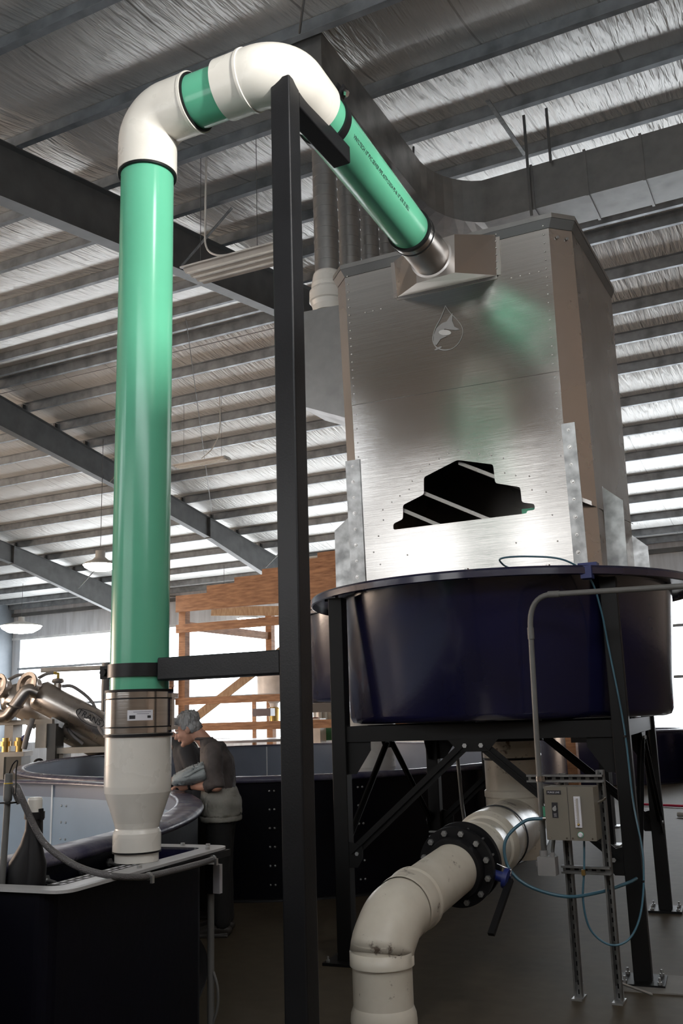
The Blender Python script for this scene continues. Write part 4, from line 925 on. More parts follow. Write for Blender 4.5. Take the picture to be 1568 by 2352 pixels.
b = MB(); b.tube([pc + V((-.035, 0, .93)), pc + V((-.03, 0, 1.03)), pc + V((-.012, 0, 1.10)), pc + V((0, 0, 1.16)), pc + V((0, 0, 1.225))], [.075, .072, .045, .036, .034], 24); b.build('pump_body', M_rub, t)
b = MB(); b.tube([pc + V((.02, -.01, .93)), pc + V((.03, -.01, 1.03)), pc + V((.018, -.01, 1.10)), pc + V((.01, -.01, 1.17))], [.045, .040, .03, .025], 16); b.build('pump_shoulder', M_rub, t)
b = MB(); b.lathe([(.036, 1.205), (.041, 1.205), (.041, 1.232), (.030, 1.232)], pc - V((0, 0, 0)), n=24); b.build('collar', M_rub, t)
b = MB(); b.lathe([(.030, 1.23), (.0295, 1.31), (.027, 1.318), (.02, 1.32)], (pc.x, pc.y, 0), n=28, cap=True); b.build('white_stub', M_white, t, label='white pipe stub on the pump')
b = MB(); b.bar(pc + V((.04, 0, 1.20)), pc + V((.034, 0, 1.245)), .008, .02); b.build('lever', M_rub, t)
t = thing('sensor_probe', (-3.12, 3.0, .9), 'slim grey sensor probe standing at the left edge beside the pump', 'probe')
pp = V((-3.062, 2.985, .01))
b = MB(); b.cyl(pp + V((-.012, 0, .93)), pp + V((0, 0, 1.30)), .013, 16); b.build('probe_tube', M_cond, t)
b = MB(); b.lathe([(.016, 1.30), (.018, 1.31), (.018, 1.37), (.0165, 1.375), (.0165, 1.405), (.012, 1.41)], pp, n=20, cap=True); b.build('probe_head', M_cond, t)
b = MB(); b.lathe([(.0183, 1.368), (.0186, 1.369), (.0186, 1.372)], pp, n=20); b.build('yellow_ring', M_yel, t)
b = MB(); b.tube(spline([pp + V((0, 0, 1.40)), pp + V((.03, -.01, 1.445)), pp + V((.055, -.01, 1.46)), pp + V((.05, -.01, 1.42)), pp + V((.062, -.02, 1.36)), pp + V((.07, -.03, 1.33))], 6), .003, 6); b.build('cable', M_rub, t)
b = MB(); b.bbox((-3.085, 2.965, 1.30), (-3.03, 3.01, 1.306)); b.build('strap', M_rub, t)

# outlet box + conduit on box corner
t = thing('outlet_box', (-2.80, 4.26, .8), 'pale grey outlet box with a conduit running down the sump box corner', 'box')
b = MB(); b.bbox((-2.915, 4.17, .765), (-2.868, 4.23, .905)); b.build('box_body', M_black, t)
b = MB(); b.bbox((-2.868, 4.175, .768), (-2.83, 4.20, .905)); b.build('cover', mat('pale cover', (.42, .42, .45), .45), t)
b = MB(); b.tube([(-2.90, 4.20, .77), (-2.90, 4.20, 0.01)], .017, 20); b.build('conduit', M_cond, t)
b = MB(); b.tube(spline([(-2.885, 4.2, .40), (-2.86, 4.2, .33), (-2.86, 4.2, .24), (-2.89, 4.2, .16)], 6), .007, 8); b.build('loose_cable', M_cond, t)

# ------------------------------------------------------------------ background: timber structure
t = thing('timber_structure', (-12, 19, 0), 'open timber frame with stacked stepped beams standing beyond the oval tank', 'timber frame')
Yw = 18.8
def wz(p, q_, w_, h_, nm, m=M_wood): b = MB(); b.bar(p, q_, w_, h_); return b.build(nm, m, t)
wz((-13.75, Yw, 0), (-13.75, Yw, 4.5), .19, .19, 'post'); wz((-4.6, Yw, 0), (-4.6, Yw, 4.5), .19, .19, 'post'); wz((-9.2, Yw + .2, 0), (-9.2, Yw + .2, 4.5), .14, .19, 'post')
wz((-13.75, Yw + 4, 0), (-13.75, Yw + 4, 4.5), .19, .19, 'post')
wz((-13.9, Yw - .12, 4.42), (-4.3, Yw - .12, 4.42), .06, .40, 'top_beam')
for z, h_ in ((3.82, .20), (2.92, .16), (2.10, .16), (1.50, .18)):
    wz((-13.9, Yw - .11, z), (-4.3, Yw - .11, z), .05, h_, 'rail')
for i in range(6):
    wz((-13.0 + i * .62, Yw - .02 + i * .25, 4.70 + i * .17), (-4.3, Yw - .02 + i * .25, 4.70 + i * .17), .24, .19, 'stepped_beam')
wz((-13.6, Yw - .02, 1.6), (-9.2, Yw - .02, 4.25), .04, .20, 'diagonal_brace', M_wood2)
wz((-13.75, Yw - .0, 3.9), (-13.75, Yw + 4, 3.9), .05, .2, 'rail')
for x in (-13.98, -14.12):
    wz((x, Yw - .2, 1.0), (x, Yw - .2, 3.1), .1, .09, 'stud')
t = thing('roof_truss', (-9.5, 23, 4), 'pale timber roof truss lying behind the stepped timber frame', 'truss')
P_ = V((-10.6, 22.5, 4.35))
for i, (dx, dz) in enumerate(((-4.9, .35), (2.4, .2), (-1.5, 1.0), (-1.0, 1.05), (-.35, 1.1), (.3, 1.1), (.8, 1.05), (3.4, -.45))):
    q_ = P_ + V((dx, 0, dz)); b = MB(); b.bar(P_, q_, .06, .26 if i < 2 or i == 7 else .11); b.build('truss_member', M_wood2, t)
# hopper, acrylic tube, lid, disc
t = thing('feed_hopper', (-13.5, 22, 1.5), 'translucent white feed hopper with dark motor behind the timber rails', 'hopper')
hx_ = V((-13.3, 22.2, 0))
b = MB(); b.lathe([(.42, 3.05), (.46, 3.05), (.44, 2.30), (.12, 2.05), (.10, 1.95)], hx_, n=32); b.build('hopper_body', M_hopper, t)
b = MB(); b.bbox((hx_.x - .45, hx_.y - .35, 1.72), (hx_.x + .1, hx_.y - .12, 1.92)); b.build('motor', M_navy, t)
b = MB(); b.lathe([(.12, 1.95), (.15, 1.9), (.12, 1.5), (.09, 1.4)], hx_, n=20, cap=True); b.build('auger_spout', M_brass, t)
b = MB(); b.bar((hx_.x - .62, hx_.y, 0), (hx_.x - .62, hx_.y, 2.3), .1, .06); b.build('hopper_post', M_wood, t)
t = thing('clear_column', (-11.5, 21.5, 1.3), 'tall clear acrylic column with a red valve at its foot behind the timber rails', 'column')
b = MB(); b.lathe([(.38, 1.3), (.38, 3.0)], (-11.7, 22.2, 0), n=32); b.build('column_tube', M_clear, t)
b = MB(); b.tube([(-11.7, 21.75, 1.3), (-11.7, 21.75, 3.0)], .07, 12); b.build('inner_pipe', M_hopper, t)
b = MB(); b.cyl((-11.65, 21.4, 1.35), (-11.65, 21.4, 1.65), .12, 14); b.tube([(-11.65, 21.4, 1.55), (-12.1, 21.4, 1.55)], .04, 8); b.ball((-12.1, 21.4, 1.55), .1, 10); b.build('red_valve', M_rust, t)
tag(MB().lathe([(0, 1.10), (1.4, 1.10), (1.4, 1.16), (0, 1.16)], (-13.4, 20.9, 0), n=40).build('white_disc', M_label, origin=(-13.4, 20.9, 1.1)), 'flat pale round disc lying behind the oval tank rim', 'disc')
tag(MB().bbox((-12.0, 20.6, 1.1), (-9.4, 21.3, 1.42)).build('green_container', M_gr, origin=(-10.8, 21, 1.1)), 'green container behind the oval tank near the black post', 'container')
tag(MB().bbox((-11.25, 20.2, 1.05), (-10.85, 20.5, 1.62)).build('cream_post', M_hopper, origin=(-11, 20.4, 1.1)), 'short cream pipe stub in front of the green container', 'pipe stub')
# white plastic tank between post and leg
tag(MB().lathe([(.32, .9), (.36, 1.0), (.38, 1.5), (.34, 1.62), (.33, 1.65), (.33, 1.85)], (-5.35, 11.2, 0), n=32, cap=True).build('white_bucket_pipe', M_white, origin=(-5.35, 11.2, .9)), 'white plastic vessel between the black post and the left tank leg', 'vessel')
# rounded grey duct bell beyond
tag(MB().ball((-5.4, 15.5, 5.35), .75, 28, (1, 1, .8)).build('round_fan_housing', M_duct, origin=(-5.4, 15.5, 5)), 'rounded grey metal housing left of the tower above the timber', 'housing')

# ------------------------------------------------------------------ background: stainless vessels on pallets
def PXY(az_px, depth, z):  # helper used once to lay the equipment row out along the sight line from the door
    return None
eq = V((-12.6, 13.0, 0)); er = V((cos(YAW), sin(YAW), 0)); ef = V((-sin(YAW), cos(YAW), 0))
def E(r_, f_, z): return eq + er * r_ + ef * f_ + V((0, 0, z))
for i, (r_, f_) in enumerate(((0, 0), (-.62, .25))):
    t = thing('stainless_vessel', E(r_, f_, 1.3), ['inclined stainless steel vessel with an oval sign, right one of the pair', 'inclined stainless steel vessel mostly cut by the left edge of the photo'][i], 'vessel', 'stainless vessels on the left')
    p = E(r_ - .05, f_, 2.17); q_ = E(r_ + 1.75, f_ + .5, 1.12); d = (q_ - p).normalized(); n_ = d.cross(up).normalized(); uu = n_.cross(d)
    R_ = .27
    b = MB(); b.lathe([(0, -.16), (.12, -.13), (.21, -.06), (R_, .0), (R_, 1.95), (.2, 2.05), (0, 2.1)], p, d, 36, hard=False); b.build('vessel_shell', M_ss, t)
    b = MB(); a = p - d * .02 + er * -.04 + up * .12 - ef * .1; dd = (-ef * .8 - er * .45 + up * .2).normalized()
    b.lathe([(.17, 0), (.18, .14), (.235, .17), (.24, .19), (.235, .21), (.17, .205), (.15, .12), (0, .10)], a, dd, 32); b.build('flange_port', M_ss, t)
    b = MB(); a2 = p + d * .35 + up * R_; b.cyl(a2, a2 + up * .10, .07, 16); b.lathe([(.07, .10), (.10, .11), (.11, .14), (.09, .18), (.03, .19)], a2, (0, 0, 1), 16); b.build('top_valve', M_ss, t)
    b = MB(); b.tube([a2 + up * .18, a2 + up * .27, a2 + up * .29 - er * .08], .028, 10); b.build('yellow_elbow', M_yel, t)
    b = MB(); b.tube(spline([a2 + up * .29 - er * .08, a2 + up * .27 - er * .22, a2 + up * .20 - er * .36], 5), .03, 10); b.build('grey_hose', M_box, t)
    b = MB(); b.tube(spline([a2 + er * .08 + up * .05, a2 + er * .3 + up * .02, p + d * .9 + uu * .3, p + d * 1.3 - ef * .3, p + d * 1.6 - ef * .35 - up * .1], 6), .03, 10); b.build('grey_hose', M_box, t)
    if i == 0:
        vn = (-ef * .95 + up * .25).normalized(); vn = (vn - d * vn.dot(d)).normalized(); vu = d.cross(vn); vu = vu if vu.z > 0 else -vu
        oc_ = p + d * .98
        def ov(u, v_, o_=0.0): a_ = v_ / R_; return oc_ + d * u + vn * (R_ + o_) * cos(a_) + vu * (R_ + o_) * sin(a_)
        b = MB(); n_ = 28
        b.add([ov(0, .03, .004)] + [ov(.28 * cos(2 * pi * k / n_), .03 + .115 * sin(2 * pi * k / n_), .004) for k in range(n_)], [(0, k + 1, (k + 1) % n_ + 1) for k in range(n_)]); sg_ = b.build('oval_sign', M_box, t)
        b = MB(); b.rings([[ov(s_ * .28 * cos(2 * pi * k / n_), .03 + s_ * .115 * sin(2 * pi * k / n_), .006) for k in range(n_)] for s_ in (1.0, .93)], cap=False); b.build('sign_border', M_ink, sg_)
        text('sign_text', 'TRANS', .15, ov(-.02, .03, .010), d, vu, M_ink, sg_, .002)
    b = MB(); b.box(p + d * .55 - uu * .24, (.3, .25, .12), (n_ if isinstance(n_, V) else ef, d, uu)); b.build('saddle', M_galv, t)
t = thing('stainless_bend', E(-.5, -.2, 1.9), 'shiny stainless S-bend pipe joining the two inclined vessels', 'pipe')
b = MB(); b.tube(spline([E(-.72, -.25, 1.83), E(-.5, -.35, 1.82), E(-.34, -.38, 2.0), E(-.16, -.36, 2.24), E(.0, -.3, 2.20)], 8), .11, 20); b.build('bend', M_ss, t)
b = MB(); b.lathe([(.11, 0), (.15, .005), (.15, .03), (.11, .035)], E(-.36, -.38, 1.97), (.3, -.1, .9), 24); b.build('clamp_ring', M_ss, t)
t = thing('equipment_skid', E(0, 0, 0), 'cream and grey equipment cabinets on a pallet skid below the stainless vessels', 'skid')
for nm, r0, r1, z0, z1, m, f0 in (('shelf', -.75, .25, 1.66, 1.74, M_cream, -.2), ('shelf', .28, 1.6, 1.14, 1.24, M_cream, -.1), ('cabinet', -.02, .17, 1.25, 1.66, M_cream, -.25), ('cabinet', .17, .32, .95, 1.66, M_cond, -.2), ('cabinet', -.6, -.45, 1.3, 1.66, M_cream, -.15),
        ('shelf', -.75, -.18, 1.12, 1.2, M_cream, -.35), ('cabinet', -.62, -.5, .5, 1.12, M_cream, -.4), ('cabinet', -.46, -.2, .5, 1.12, M_panel, -.4), ('cabinet', -.85, -.66, .5, 1.12, M_cream, -.4), ('cabinet', .0, .3, .5, 1.0, M_cond, -.1), ('leg', .33, .4, 0, 1.14, M_cream, 0), ('leg', 1.3, 1.4, 0, 1.14, M_cream, 0), ('leg', -.7, -.6, 0, 1.7, M_cream, .2), ('pallet_deck', -.8, 1.6, .3, .42, M_wood2, -.3)):
    b = MB(); b.hexa([E(r0, f0, z0), E(r1, f0, z0), E(r1, f0 + .5, z0), E(r0, f0 + .5, z0), E(r0, f0, z1), E(r1, f0, z1), E(r1, f0 + .5, z1), E(r0, f0 + .5, z1)]); b.build(nm, m, t)
for r_ in (-.52, -.28):
    b = MB(); b.cyl(E(r_, -.3, 1.2), E(r_, -.3, 1.44), .06, 14); b.cyl(E(r_, -.3, 1.3), E(r_, -.3, 1.38), .09, 14); b.build('brass_valve', M_brass, t)
b = MB(); b.ball(E(-.18, -.3, 1.42), .07, 12); b.build('blue_cap', M_blue, t)
b = MB(); b.tube(spline([E(-.05, -.35, 1.75), E(-.1, -.42, 1.5), E(-.16, -.4, 1.25)], 5), .05, 10); b.build('grey_hose', M_box, t)
b = MB(); b.tube(spline([E(-.02, -.35, .95), E(.06, -.4, 1.05), E(.15, -.4, 1.05), E(.2, -.38, .95)], 5), .022, 8); b.build('black_hose', M_rub, t)
tag(MB().cyl(E(.95, .8, 1.5), E(.95, .8, 2.75), .10, 20).build('dark_pipe_post', M_cond, origin=E(.95, .8, 1.5)), 'dark vertical pipe standing behind the stainless vessels', 'pipe')
tag(MB().tube([E(-1.0, 3.0, 2.78), E(1.2, 3.3, 2.83)], .05, 8).build('long_tube', M_fix, origin=E(0, 3, 2.8)), 'long white tube above the stainless vessels at left', 'tube')
b = MB(); b.bbox((0, 0, 0), (.9, .12, 1.1))
t = thing('pallet_stack', E(2.05, .9, 1.2), 'wooden pallets standing on edge left of the green riser', 'pallet')
for k in range(3):
    b = MB(); b.bar(E(1.62 + k * .16, .9, 0), E(1.62 + k * .16, .9, 2.35 + .1 * (k == 1)), .07, .12); b.build('pallet_board', M_wood, t)
b = MB(); b.bar(E(1.55, .82, 2.3), E(2.2, .82, 2.33), .12, .12); b.build('pallet_board', M_wood, t)
tag(MB().tube(spline([(-19.2, 24, 3.0), (-19.2, 24, 5.2), (-19.1, 24.1, 5.5), (-18.4, 24.4, 5.55), (-17, 25, 5.5)], 5), .04, 8).build('bent_conduit', M_cond, origin=(-19, 24, 4)), 'thin bent grey conduit left of the green riser near the far wall', 'conduit')

# ------------------------------------------------------------------ light fittings
def bay(p, lab, r_=.42):
    t = thing('high_bay_lamp', p, lab, 'lamp', 'high bay lamps'); p = V(p)
    b = MB(); b.lathe([(r_, 0), (r_ * .9, .05), (r_ * .5, .12), (.12, .2), (.12, .36), (0, .38)], p, n=28, hard=False); b.build('shade', M_fix, t)
    b = MB(); b.lathe([(0, -r_ * .38), (r_ * .6, -r_ * .3), (r_ * .9, -r_ * .12), (r_ * .97, 0)], p, n=28, hard=False); b.build('lens', M_lamp, t)
    b = MB(); b.tube([p + V((0, 0, .36)), (p.x, p.y, zroof(p.y))], .008, 6); b.build('hanger', M_raft, t)
bay((-15.83, 18.13, 5.5), 'glowing high bay lamp just left of the green riser')
bay((-28.0, 27.6, 5.5), 'glowing high bay lamp at the far left above the vessels', .8)
bay((-18.87, 28.16, 5.5), 'glowing high bay lamp beyond the timber frame top rail')
bay((-19.1, 32.3 - 2.2, 5.35), 'glowing high bay lamp beside the black post behind the timber')
for i, p in enumerate(((-7.6, 18.1, 5.6), (-1.0, 2.6, 6.3))):
    pass
bay((1.0, 2.3, 6.3), 'high bay lamp overhead out of the top right of the photo')
def strip(p, q_, lab, up_pts, w_=.18, conduit=None):
    p, q_ = V(p), V(q_); t = thing('strip_light', (p + q_) / 2, lab, 'light fixture'); d = (q_ - p).normalized(); s_ = d.cross(up).normalized()
    b = MB(); pr_ = [(-w_, 0), (-w_, .02), (-w_ * .5, .05), (w_ * .5, .05), (w_, .02), (w_, 0), (w_ * .75, .015), (w_ * .5, -.02), (w_ * .25, .012), (0, -.02), (-w_ * .25, .012), (-w_ * .5, -.02), (-w_ * .75, .015)]
    b.prism([p + s_ * a + up * c for a, c in pr_], q_ - p); b.build('housing', M_fix, t)
    for a_ in (-.5, 0, .5):
        b = MB(); b.cyl(p + s_ * a_ * w_ + d * .03 - up * .018, q_ + s_ * a_ * w_ - d * .03 - up * .018, .016, 10); b.build('tube', M_white, t)
    for u in up_pts:
        a = p + d * u; b = MB(); b.tube([a + up * .05, V((a.x, a.y, zroof(a.y)))], .004, 5); b.build('hanging_wire', M_raft, t)
    if conduit: b = MB(); b.tube(spline(conduit, 6), .012, 8); b.build('supply_cord', M_fix, t)
strip((-6.10, 8.45, 6.72), (-4.80, 8.45, 6.70), 'unlit white strip light hanging between the green riser and the black post', (.12, .9), w_=.24,
      conduit=[(-5.90, 8.45, 8.2), (-5.91, 8.45, 7.4), (-5.90, 8.45, 7.05), (-5.75, 8.45, 6.9), (-5.5, 8.45, 6.85), (-5.35, 8.45, 6.80)])
strip((-12.9, 17.3, 7.40), (-11.5, 17.3, 7.40), 'small unlit strip light hanging far off right of the green riser', (.2, 1.25), conduit=[(-11.7, 17.3, 8.9), (-11.7, 17.3, 8.1), (-11.9, 17.3, 7.7), (-12.2, 17.3, 7.5)])
strip((-11.5, 20.5, 5.5), (-9.6, 20.5, 5.5), 'distant unlit strip light just left of the black post above the timber', (.1, 1.6))
tag(MB().tube([(-9.0, 12.3, 8.3), (-15.5, 22.5, 7.6)], .007, 5).build('brace_cable', M_raft, origin=(-12, 17, 8)), 'long thin wind brace cable crossing under the far roof slope', 'cable')
tag(MB().tube([(-16.4, 14.6, 8.9), (-7.7, 14.2, 8.7)], .007, 5).build('brace_cable', M_raft, origin=(-12, 14, 8.8)), 'thin cable running level just under the ridge purlins', 'cable')

# ------------------------------------------------------------------ people
def fuse(b, voxel, smooth=4, fac=.5):
    me = bpy.data.meshes.new('tmp'); me.from_pydata(b.v, [], b.f); o = bpy.data.objects.new('tmp', me); COL.objects.link(o)
    r_ = o.modifiers.new('r', 'REMESH'); r_.mode = 'VOXEL'; r_.voxel_size = voxel; r_.use_smooth_shade = True
    if smooth: s_ = o.modifiers.new('s', 'SMOOTH'); s_.iterations = smooth; s_.factor = fac
    dg = bpy.context.evaluated_depsgraph_get(); out = bpy.data.meshes.new_from_object(o.evaluated_get(dg)); bpy.data.objects.remove(o)
    return out
class Fig:
    def __init__(s, o, fwd): s.o = V(o); s.f = V(fwd).normalized(); s.l = V((0, 0, 1)).cross(s.f); s.b = None
    def W(s, p): return s.o + s.f * p[0] + s.l * p[1] + V((0, 0, p[2]))
    def new(s): s.b = MB()
    def limb(s, pts, rr, n=16):
        P = [s.W(p) for p in pts]; s.b.tube(P, rr, n)
        for p, r_ in ((P[0], rr[0]), (P[-1], rr[-1])): s.b.ball(p, r_ * .98, 14)
    def loft(s, rings, n=28):  # (s,l,z,depth,width)
        s.b.rings([[s.W((c[0] + c[3] * cos(2 * pi * k / n), c[1] + c[4] * sin(2 * pi * k / n), c[2])) for k in range(n)] for c in rings])
    def ell(s, c, r_, n=20, rot=0.0, pivot=(0, 0)):  # ellipsoid with pitch rotation rot about the l axis through pivot
        m = n // 2; k0 = len(s.b.v); t = MB(); t.ball((0, 0, 0), 1, n)
        out = []
        for p in t.v:
            x, y, z = c[0] + p.x * r_[0], c[1] + p.y * r_[1], c[2] + p.z * r_[2]
            out.append(s.W(s.rot((x, y, z), rot, pivot)))
        s.b.add(out, t.f, True)
    @staticmethod
    def rot(p, a, pv): x, z = p[0] - pv[0], p[2] - pv[1]; return (pv[0] + x * cos(a) + z * sin(a), p[1], pv[1] - x * sin(a) + z * cos(a))
    def done(s, name, m, parent, voxel=.012, smooth=4, noise_amp=0, nscale=8, label=None):
        me = fuse(s.b, voxel, smooth); og = parent_origin(parent) if parent else s.o
        for v_ in me.vertices:
            if noise_amp: v_.co += v_.normal * noise.noise(v_.co * nscale) * noise_amp
            v_.co -= og
        for p in me.polygons: p.use_smooth = True
        me.materials.clear(); me.materials.append(m); o = bpy.data.objects.new(name, me); COL.objects.link(o); ORG[o.name] = og
        if parent: o.parent = parent
        if label: o['label'] = label
        return o
def person(o, fwd, label, grp=None, shirt=M_shirt, hair=M_hair, carry=True, lean=0.0, pitch=.42):
    t = thing('person', o, label, 'person', grp); g = Fig(o, fwd)
    L = lean; hc = (.215 + L, 0, 1.575)   # head centre
    rt = pitch
    def H(x, y, z): return (hc[0] + x, y, hc[2] + z)
    pv = (hc[0] - .03, hc[2] - .06)
    el = lambda c, r_: g.ell(H(*c), r_, 20, rt, pv)
    g.new()
    el((-.012, 0, .035), (.098, .076, .088)); el((.022, 0, -.028), (.074, .062, .092)); el((.040, 0, -.088), (.048, .046, .034))
    el((.083, 0, -.104), (.022, .024, .018)); el((.076, 0, .022), (.022, .048, .012)); el((.098, 0, -.062), (.011, .024, .011))
    el((.06, .033, -.03), (.03, .025, .028)); el((.06, -.033, -.03), (.03, .025, .028))
    for s_ in (-1, 1): el((-.008, s_ * .077, -.012), (.024, .011, .034))
    nb = [g.W(g.rot(H(*p), rt, pv)) for p in ((.088, 0, .012), (.103, 0, -.012), (.116, 0, -.032))]
    g.b.tube(nb, [.009, .012, .015], 10); g.b.ball(nb[-1], .0155, 10); el((.098, 0, -.038), (.014, .019, .009))
    # neck, torso, arms, legs
    g.limb([(.07 + L * .6, 0, 1.42), (.13 + L * .8, 0, 1.49), (.18 + L, 0, 1.53)], [.062, .058, .058])
    g.loft([(-.03, 0, .82, .10, .14), (-.03, 0, .92, .11, .15), (-.02 + L * .2, 0, 1.05, .105, .14), (.0 + L * .4, 0, 1.22, .11, .16), (.02 + L * .5, 0, 1.36, .10, .17), (.05 + L * .6, 0, 1.43, .06, .09)])
    for s_ in (-1, 1):
        el_ = (-.035, s_ * .235, 1.115); wr = (.20, s_ * .10, 1.115)
        g.limb([(.02 + L * .5, s_ * .17, 1.375), (.0 + L * .3, s_ * .205, 1.25), el_], [.055, .047, .040]); g.limb([el_, (.08, s_ * .175, 1.115), wr], [.042, .038, .026])
        # hand: palm, four fingers and a thumb, lightly curled over the tank edge
        pc_ = (.255, s_ * .075, 1.108); 
        g.b.tube([g.W(wr), g.W((.23, s_ * .085, 1.112)), g.W(pc_), g.W((.285, s_ * .062, 1.106))], [.024, .030, .034, .028], 12)
        for k, (dy, ln) in enumerate(((-.027, .068), (-.009, .078), (.009, .073), (.026, .058))):
            b0 = (.285, s_ * .062 + dy, 1.110); b1 = (.285 + ln * .5, s_ * .055 + dy * 1.1, 1.112); b2 = (.285 + ln * .85, s_ * .052 + dy * 1.15, 1.098); b3 = (.285 + ln * .98, s_ * .05 + dy * 1.15, 1.082)
            g.b.tube([g.W(p) for p in (b0, b1, b2, b3)], [.0098, .009, .0085, .0072], 8)
        th = s_ * -1
        g.b.tube([g.W(p) for p in ((.235, s_ * .075 + th * .028, 1.105), (.262, s_ * .07 + th * .048, 1.105), (.285, s_ * .066 + th * .056, 1.098))], [.013, .011, .009], 8)
        g.limb([(-.03, s_ * .09, .84), (-.03, s_ * .095, .50), (-.05, s_ * .095, .09)], [.085, .06, .042]); g.b.tube([g.W((-.09, s_ * .095, .045)), g.W((.02, s_ * .10, .045)), g.W((.13, s_ * .11, .035))], [.036, .040, .03], 12)
    body = g.done('body', M_skin, t, .0062, 3)
    for s_ in (-1, 1):
        g.new(); el((.083, s_ * .030, .004), (.010, .012, .009)); e_ = g.done('eye', M_fix, t, .003, 0)
        g.new(); el((.092, s_ * .030, .002), (.003, .006, .006)); g.done('iris', M_ink, e_, .0015, 0)
        g.new(); el((.090, s_ * .030, .026), (.008, .018, .005)); g.done('eyebrow', hair, t, .003, 0)
    g.new(); el((-.025, 0, .058), (.104, .088, .082)); el((-.060, 0, -.005), (.055, .076, .075)); el((.052, 0, .088), (.052, .070, .030)); el((.078, .01, .075), (.028, .052, .022))
    for s_ in (-1, 1): el((-.005, s_ * .072, .025), (.042, .018, .040)); el((-.04, s_ * .07, -.01), (.035, .018, .045))
    g.done('hair', hair, t, .006, 2, .016, 42)
    # shirt: torso and rolled sleeves
    g.new()
    g.loft([(-.03, 0, .93, .125, .165), (-.025 + L * .2, 0, 1.05, .125, .165), (-.005 + L * .4, 0, 1.20, .135, .185), (.0 + L * .5, 0, 1.32, .135, .195), (.03 + L * .6, 0, 1.41, .10, .15), (.07 + L * .7, 0, 1.455, .072, .09), (.095 + L * .75, 0, 1.475, .070, .078)])
    for s_ in (-1, 1):
        g.limb([(.01 + L * .5, s_ * .165, 1.375), (.0 + L * .3, s_ * .205, 1.25), (-.035, s_ * .235, 1.125), (.03, s_ * .205, 1.12)], [.078, .068, .062, .056])
    sh = g.done('shirt', shirt, t, .011, 3, .014, 9)
    g.new(); g.b.tube([g.W((.105 + L * .75 + .068 * cos(a), .072 * sin(a), 1.475 + .0 * cos(a))) for a in [2 * pi * k / 20 for k in range(20)]], .012, 8, closed=True, cap=False); g.done('collar', shirt, sh, .005, 2)
    g.new()
    for s_ in (-1, 1): g.limb([(-.03, s_ * .085, .86), (-.025, s_ * .10, .50), (-.05, s_ * .10, .11)], [.110, .088, .072])
    g.loft([(-.03, 0, .78, .11, .15), (-.03, 0, .90, .125, .165), (-.03, 0, .97, .12, .16)])
    g.done('trousers', M_trou, t, .013, 3, .012, 7)
    for s_ in (-1, 1):
        g.new(); g.b.tube([g.W((-.095, s_ * .10, .05)), g.W((-.03, s_ * .10, .06)), g.W((.06, s_ * .105, .045)), g.W((.15, s_ * .11, .032))], [.038, .05, .044, .030], 14); g.b.ball(g.W((-.095, s_ * .10, .045)), .037, 12); g.b.ball(g.W((.155, s_ * .11, .032)), .030, 12); g.b.box(g.W((.03, s_ * .105, .010)), (.26, .085, .020), (g.f, g.l, up)); g.done('shoe', M_shoe, t, .007, 2)
    g.new(); g.b.tube([g.W((-.03 + .128 * cos(a), .168 * sin(a), .955)) for a in [2 * pi * k / 28 for k in range(28)]], .012, 6, closed=True, cap=False); g.done('belt', M_rub, t, .006, 1)
    wr = (.185, .108, 1.117); g.new(); g.b.tube([g.W((.178, .114, 1.117)), g.W((.198, .102, 1.117))], .036, 16); g.done('wristwatch', M_rub, t, .005, 1)
    return t, g
man, g = person((-4.47, 6.56, 0), (-.89, -.45, 0), 'grey-haired man in dark shirt leaning on the tank rim with a jacket over his arm', 'men at the tank')
# pale jacket hung over the forearms
j = thing('jacket', g.W((.2, .1, 1.15)), 'pale blue-grey jacket folded over the grey-haired man\'s forearms', 'jacket')
g.new()
g.b.rings([[g.W((s_, .10 + w_ * cos(2 * pi * k / 20), z_ + h_ * sin(2 * pi * k / 20))) for k in range(20)] for s_, w_, z_, h_ in ((.335, .05, 1.155, .028), (.31, .12, 1.165, .045), (.24, .15, 1.180, .058), (.16, .15, 1.195, .068), (.08, .14, 1.205, .070), (.035, .10, 1.20, .05))])
g.b.rings([[g.W((s_, .13 + w_ * cos(2 * pi * k / 16), z_ + h_ * sin(2 * pi * k / 16))) for k in range(16)] for s_, w_, z_, h_ in ((.28, .09, 1.20, .025), (.18, .11, 1.235, .032), (.10, .10, 1.265, .034), (.05, .07, 1.262, .022))])
g.done('jacket_folds', M_jack, j, .009, 2, .026, 13)
g.new(); g.b.tube(spline([g.W((.30, .20, 1.185)), g.W((.20, .24, 1.20)), g.W((.12, .23, 1.245)), g.W((.05, .20, 1.262))], 5), .012, 8); g.done('jacket_seam', M_jack, j, .005, 1)
v2 = thing('tied_jacket', g.W((-.03, 0, .9)), 'stone grey jacket tied round the grey-haired man\'s waist', 'jacket')
g.new(); g.loft([(-.03, 0, .835, .150, .195), (-.03, 0, .875, .155, .20), (-.035, 0, .885, .165, .21), (-.03, 0, .98, .165, .205), (-.02, 0, 1.07, .145, .19), (-.015, 0, 1.095, .13, .175)]); g.done('jacket_body', M_vest, v2, .010, 2, .022, 11)
g.new(); g.b.rings([[g.W((-.03 + (.157 + d_) * cos(2 * pi * k / 30), (.202 + d_) * sin(2 * pi * k / 30), z_)) for k in range(30)] for d_, z_ in ((.006, .838), (.012, .845), (.012, .872), (.006, .880))]); g.done('hem_band', M_vest, v2, .007, 2, .004, 30)
person((-5.02, 7.08, 0), (-.85, -.52, 0), 'second man in dark jacket bending behind the steel coupling of the green riser', 'men at the tank', shirt=M_dark, hair=M_hair, lean=.16, pitch=.7)

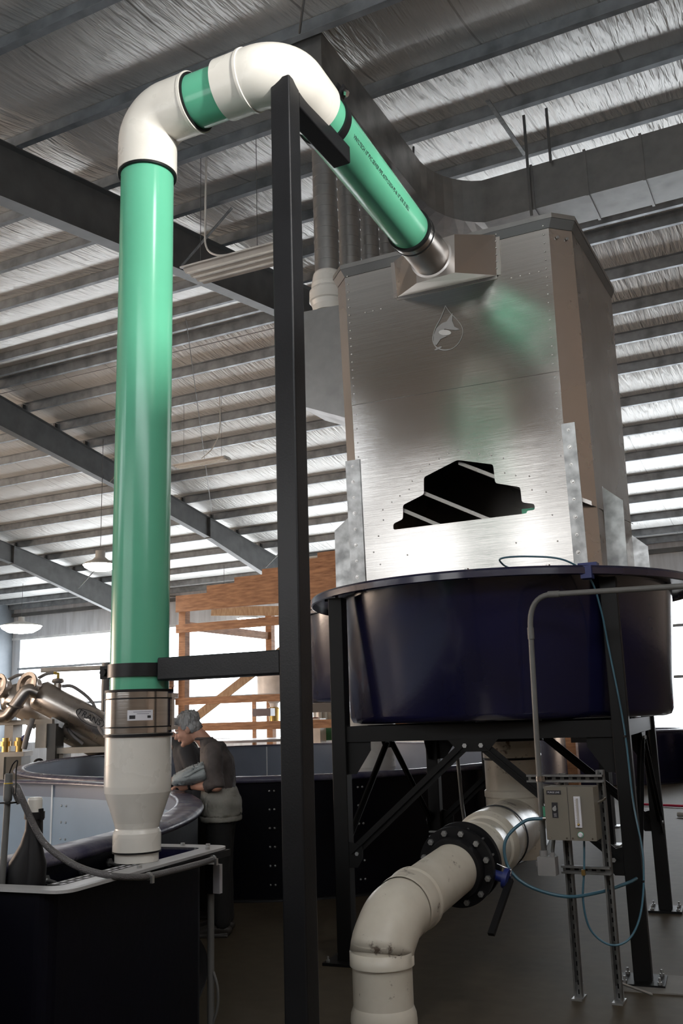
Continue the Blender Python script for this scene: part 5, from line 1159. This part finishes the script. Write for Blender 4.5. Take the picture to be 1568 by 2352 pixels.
# ------------------------------------------------------------------ light
W = bpy.data.worlds.new('sky'); S.world = W; W.use_nodes = True
bg = W.node_tree.nodes['Background']; bg.inputs[0].default_value = (0.86, 0.93, 1.0, 1); bg.inputs[1].default_value = 0.3
def area(nm, loc, rot, sx, sy, power, col=(1, 1, 1), portal=False):
    l = bpy.data.lights.new(nm, 'AREA'); l.shape = 'RECTANGLE'; l.size = sx; l.size_y = sy; l.energy = power; l.color = col
    o = bpy.data.objects.new(nm, l); COL.objects.link(o); o.location = loc; o.rotation_euler = rot
    if portal: l.cycles.is_portal = True
    return o
0 and area('door_daylight', (-4.6, YN - .25, 2.05), (radians(90), 0, 0), 4.0, 4.1, 1, portal=True)
def spot(nm, loc, power, r_=.2, col=(1, .97, .93)):
    l = bpy.data.lights.new(nm, 'POINT'); l.energy = power; l.shadow_soft_size = r_; l.color = col
    o = bpy.data.objects.new(nm, l); COL.objects.link(o); o.location = loc; return o
def down(nm, loc, power, ang=120, r_=.25, col=(1, .97, .93)):
    l = bpy.data.lights.new(nm, 'SPOT'); l.energy = power; l.spot_size = radians(ang); l.spot_blend = .6; l.shadow_soft_size = r_; l.color = col
    o = bpy.data.objects.new(nm, l); COL.objects.link(o); o.location = loc; return o
down('high_bay_lamp_light', (1.0, 2.3, 6.2), 160, 150)
sl = bpy.data.lights.new('sun', 'SUN'); sl.energy = 6.2; sl.angle = radians(2.5); sl.color = (1, .97, .92)
so = bpy.data.objects.new('sun', sl); COL.objects.link(so); so.rotation_euler = V((1, -.35, .12)).to_track_quat('Z', 'Y').to_euler()
for i, p in enumerate(((-15.83, 18.13, 5.4), (-18.87, 28.16, 5.4), (-28, 27.6, 5.4), (-19.1, 30.1, 5.2))): down('high_bay_lamp_light', p, 900, 150)

S.view_settings.view_transform = 'Standard'; S.view_settings.look = 'None'; S.view_settings.gamma = 1; S.view_settings.use_curve_mapping = False
S.view_settings.exposure = 0.0
S.cycles.max_bounces = 8; S.cycles.diffuse_bounces = 4; S.cycles.glossy_bounces = 4; S.cycles.sample_clamp_indirect = 6; S.cycles.use_denoising = True
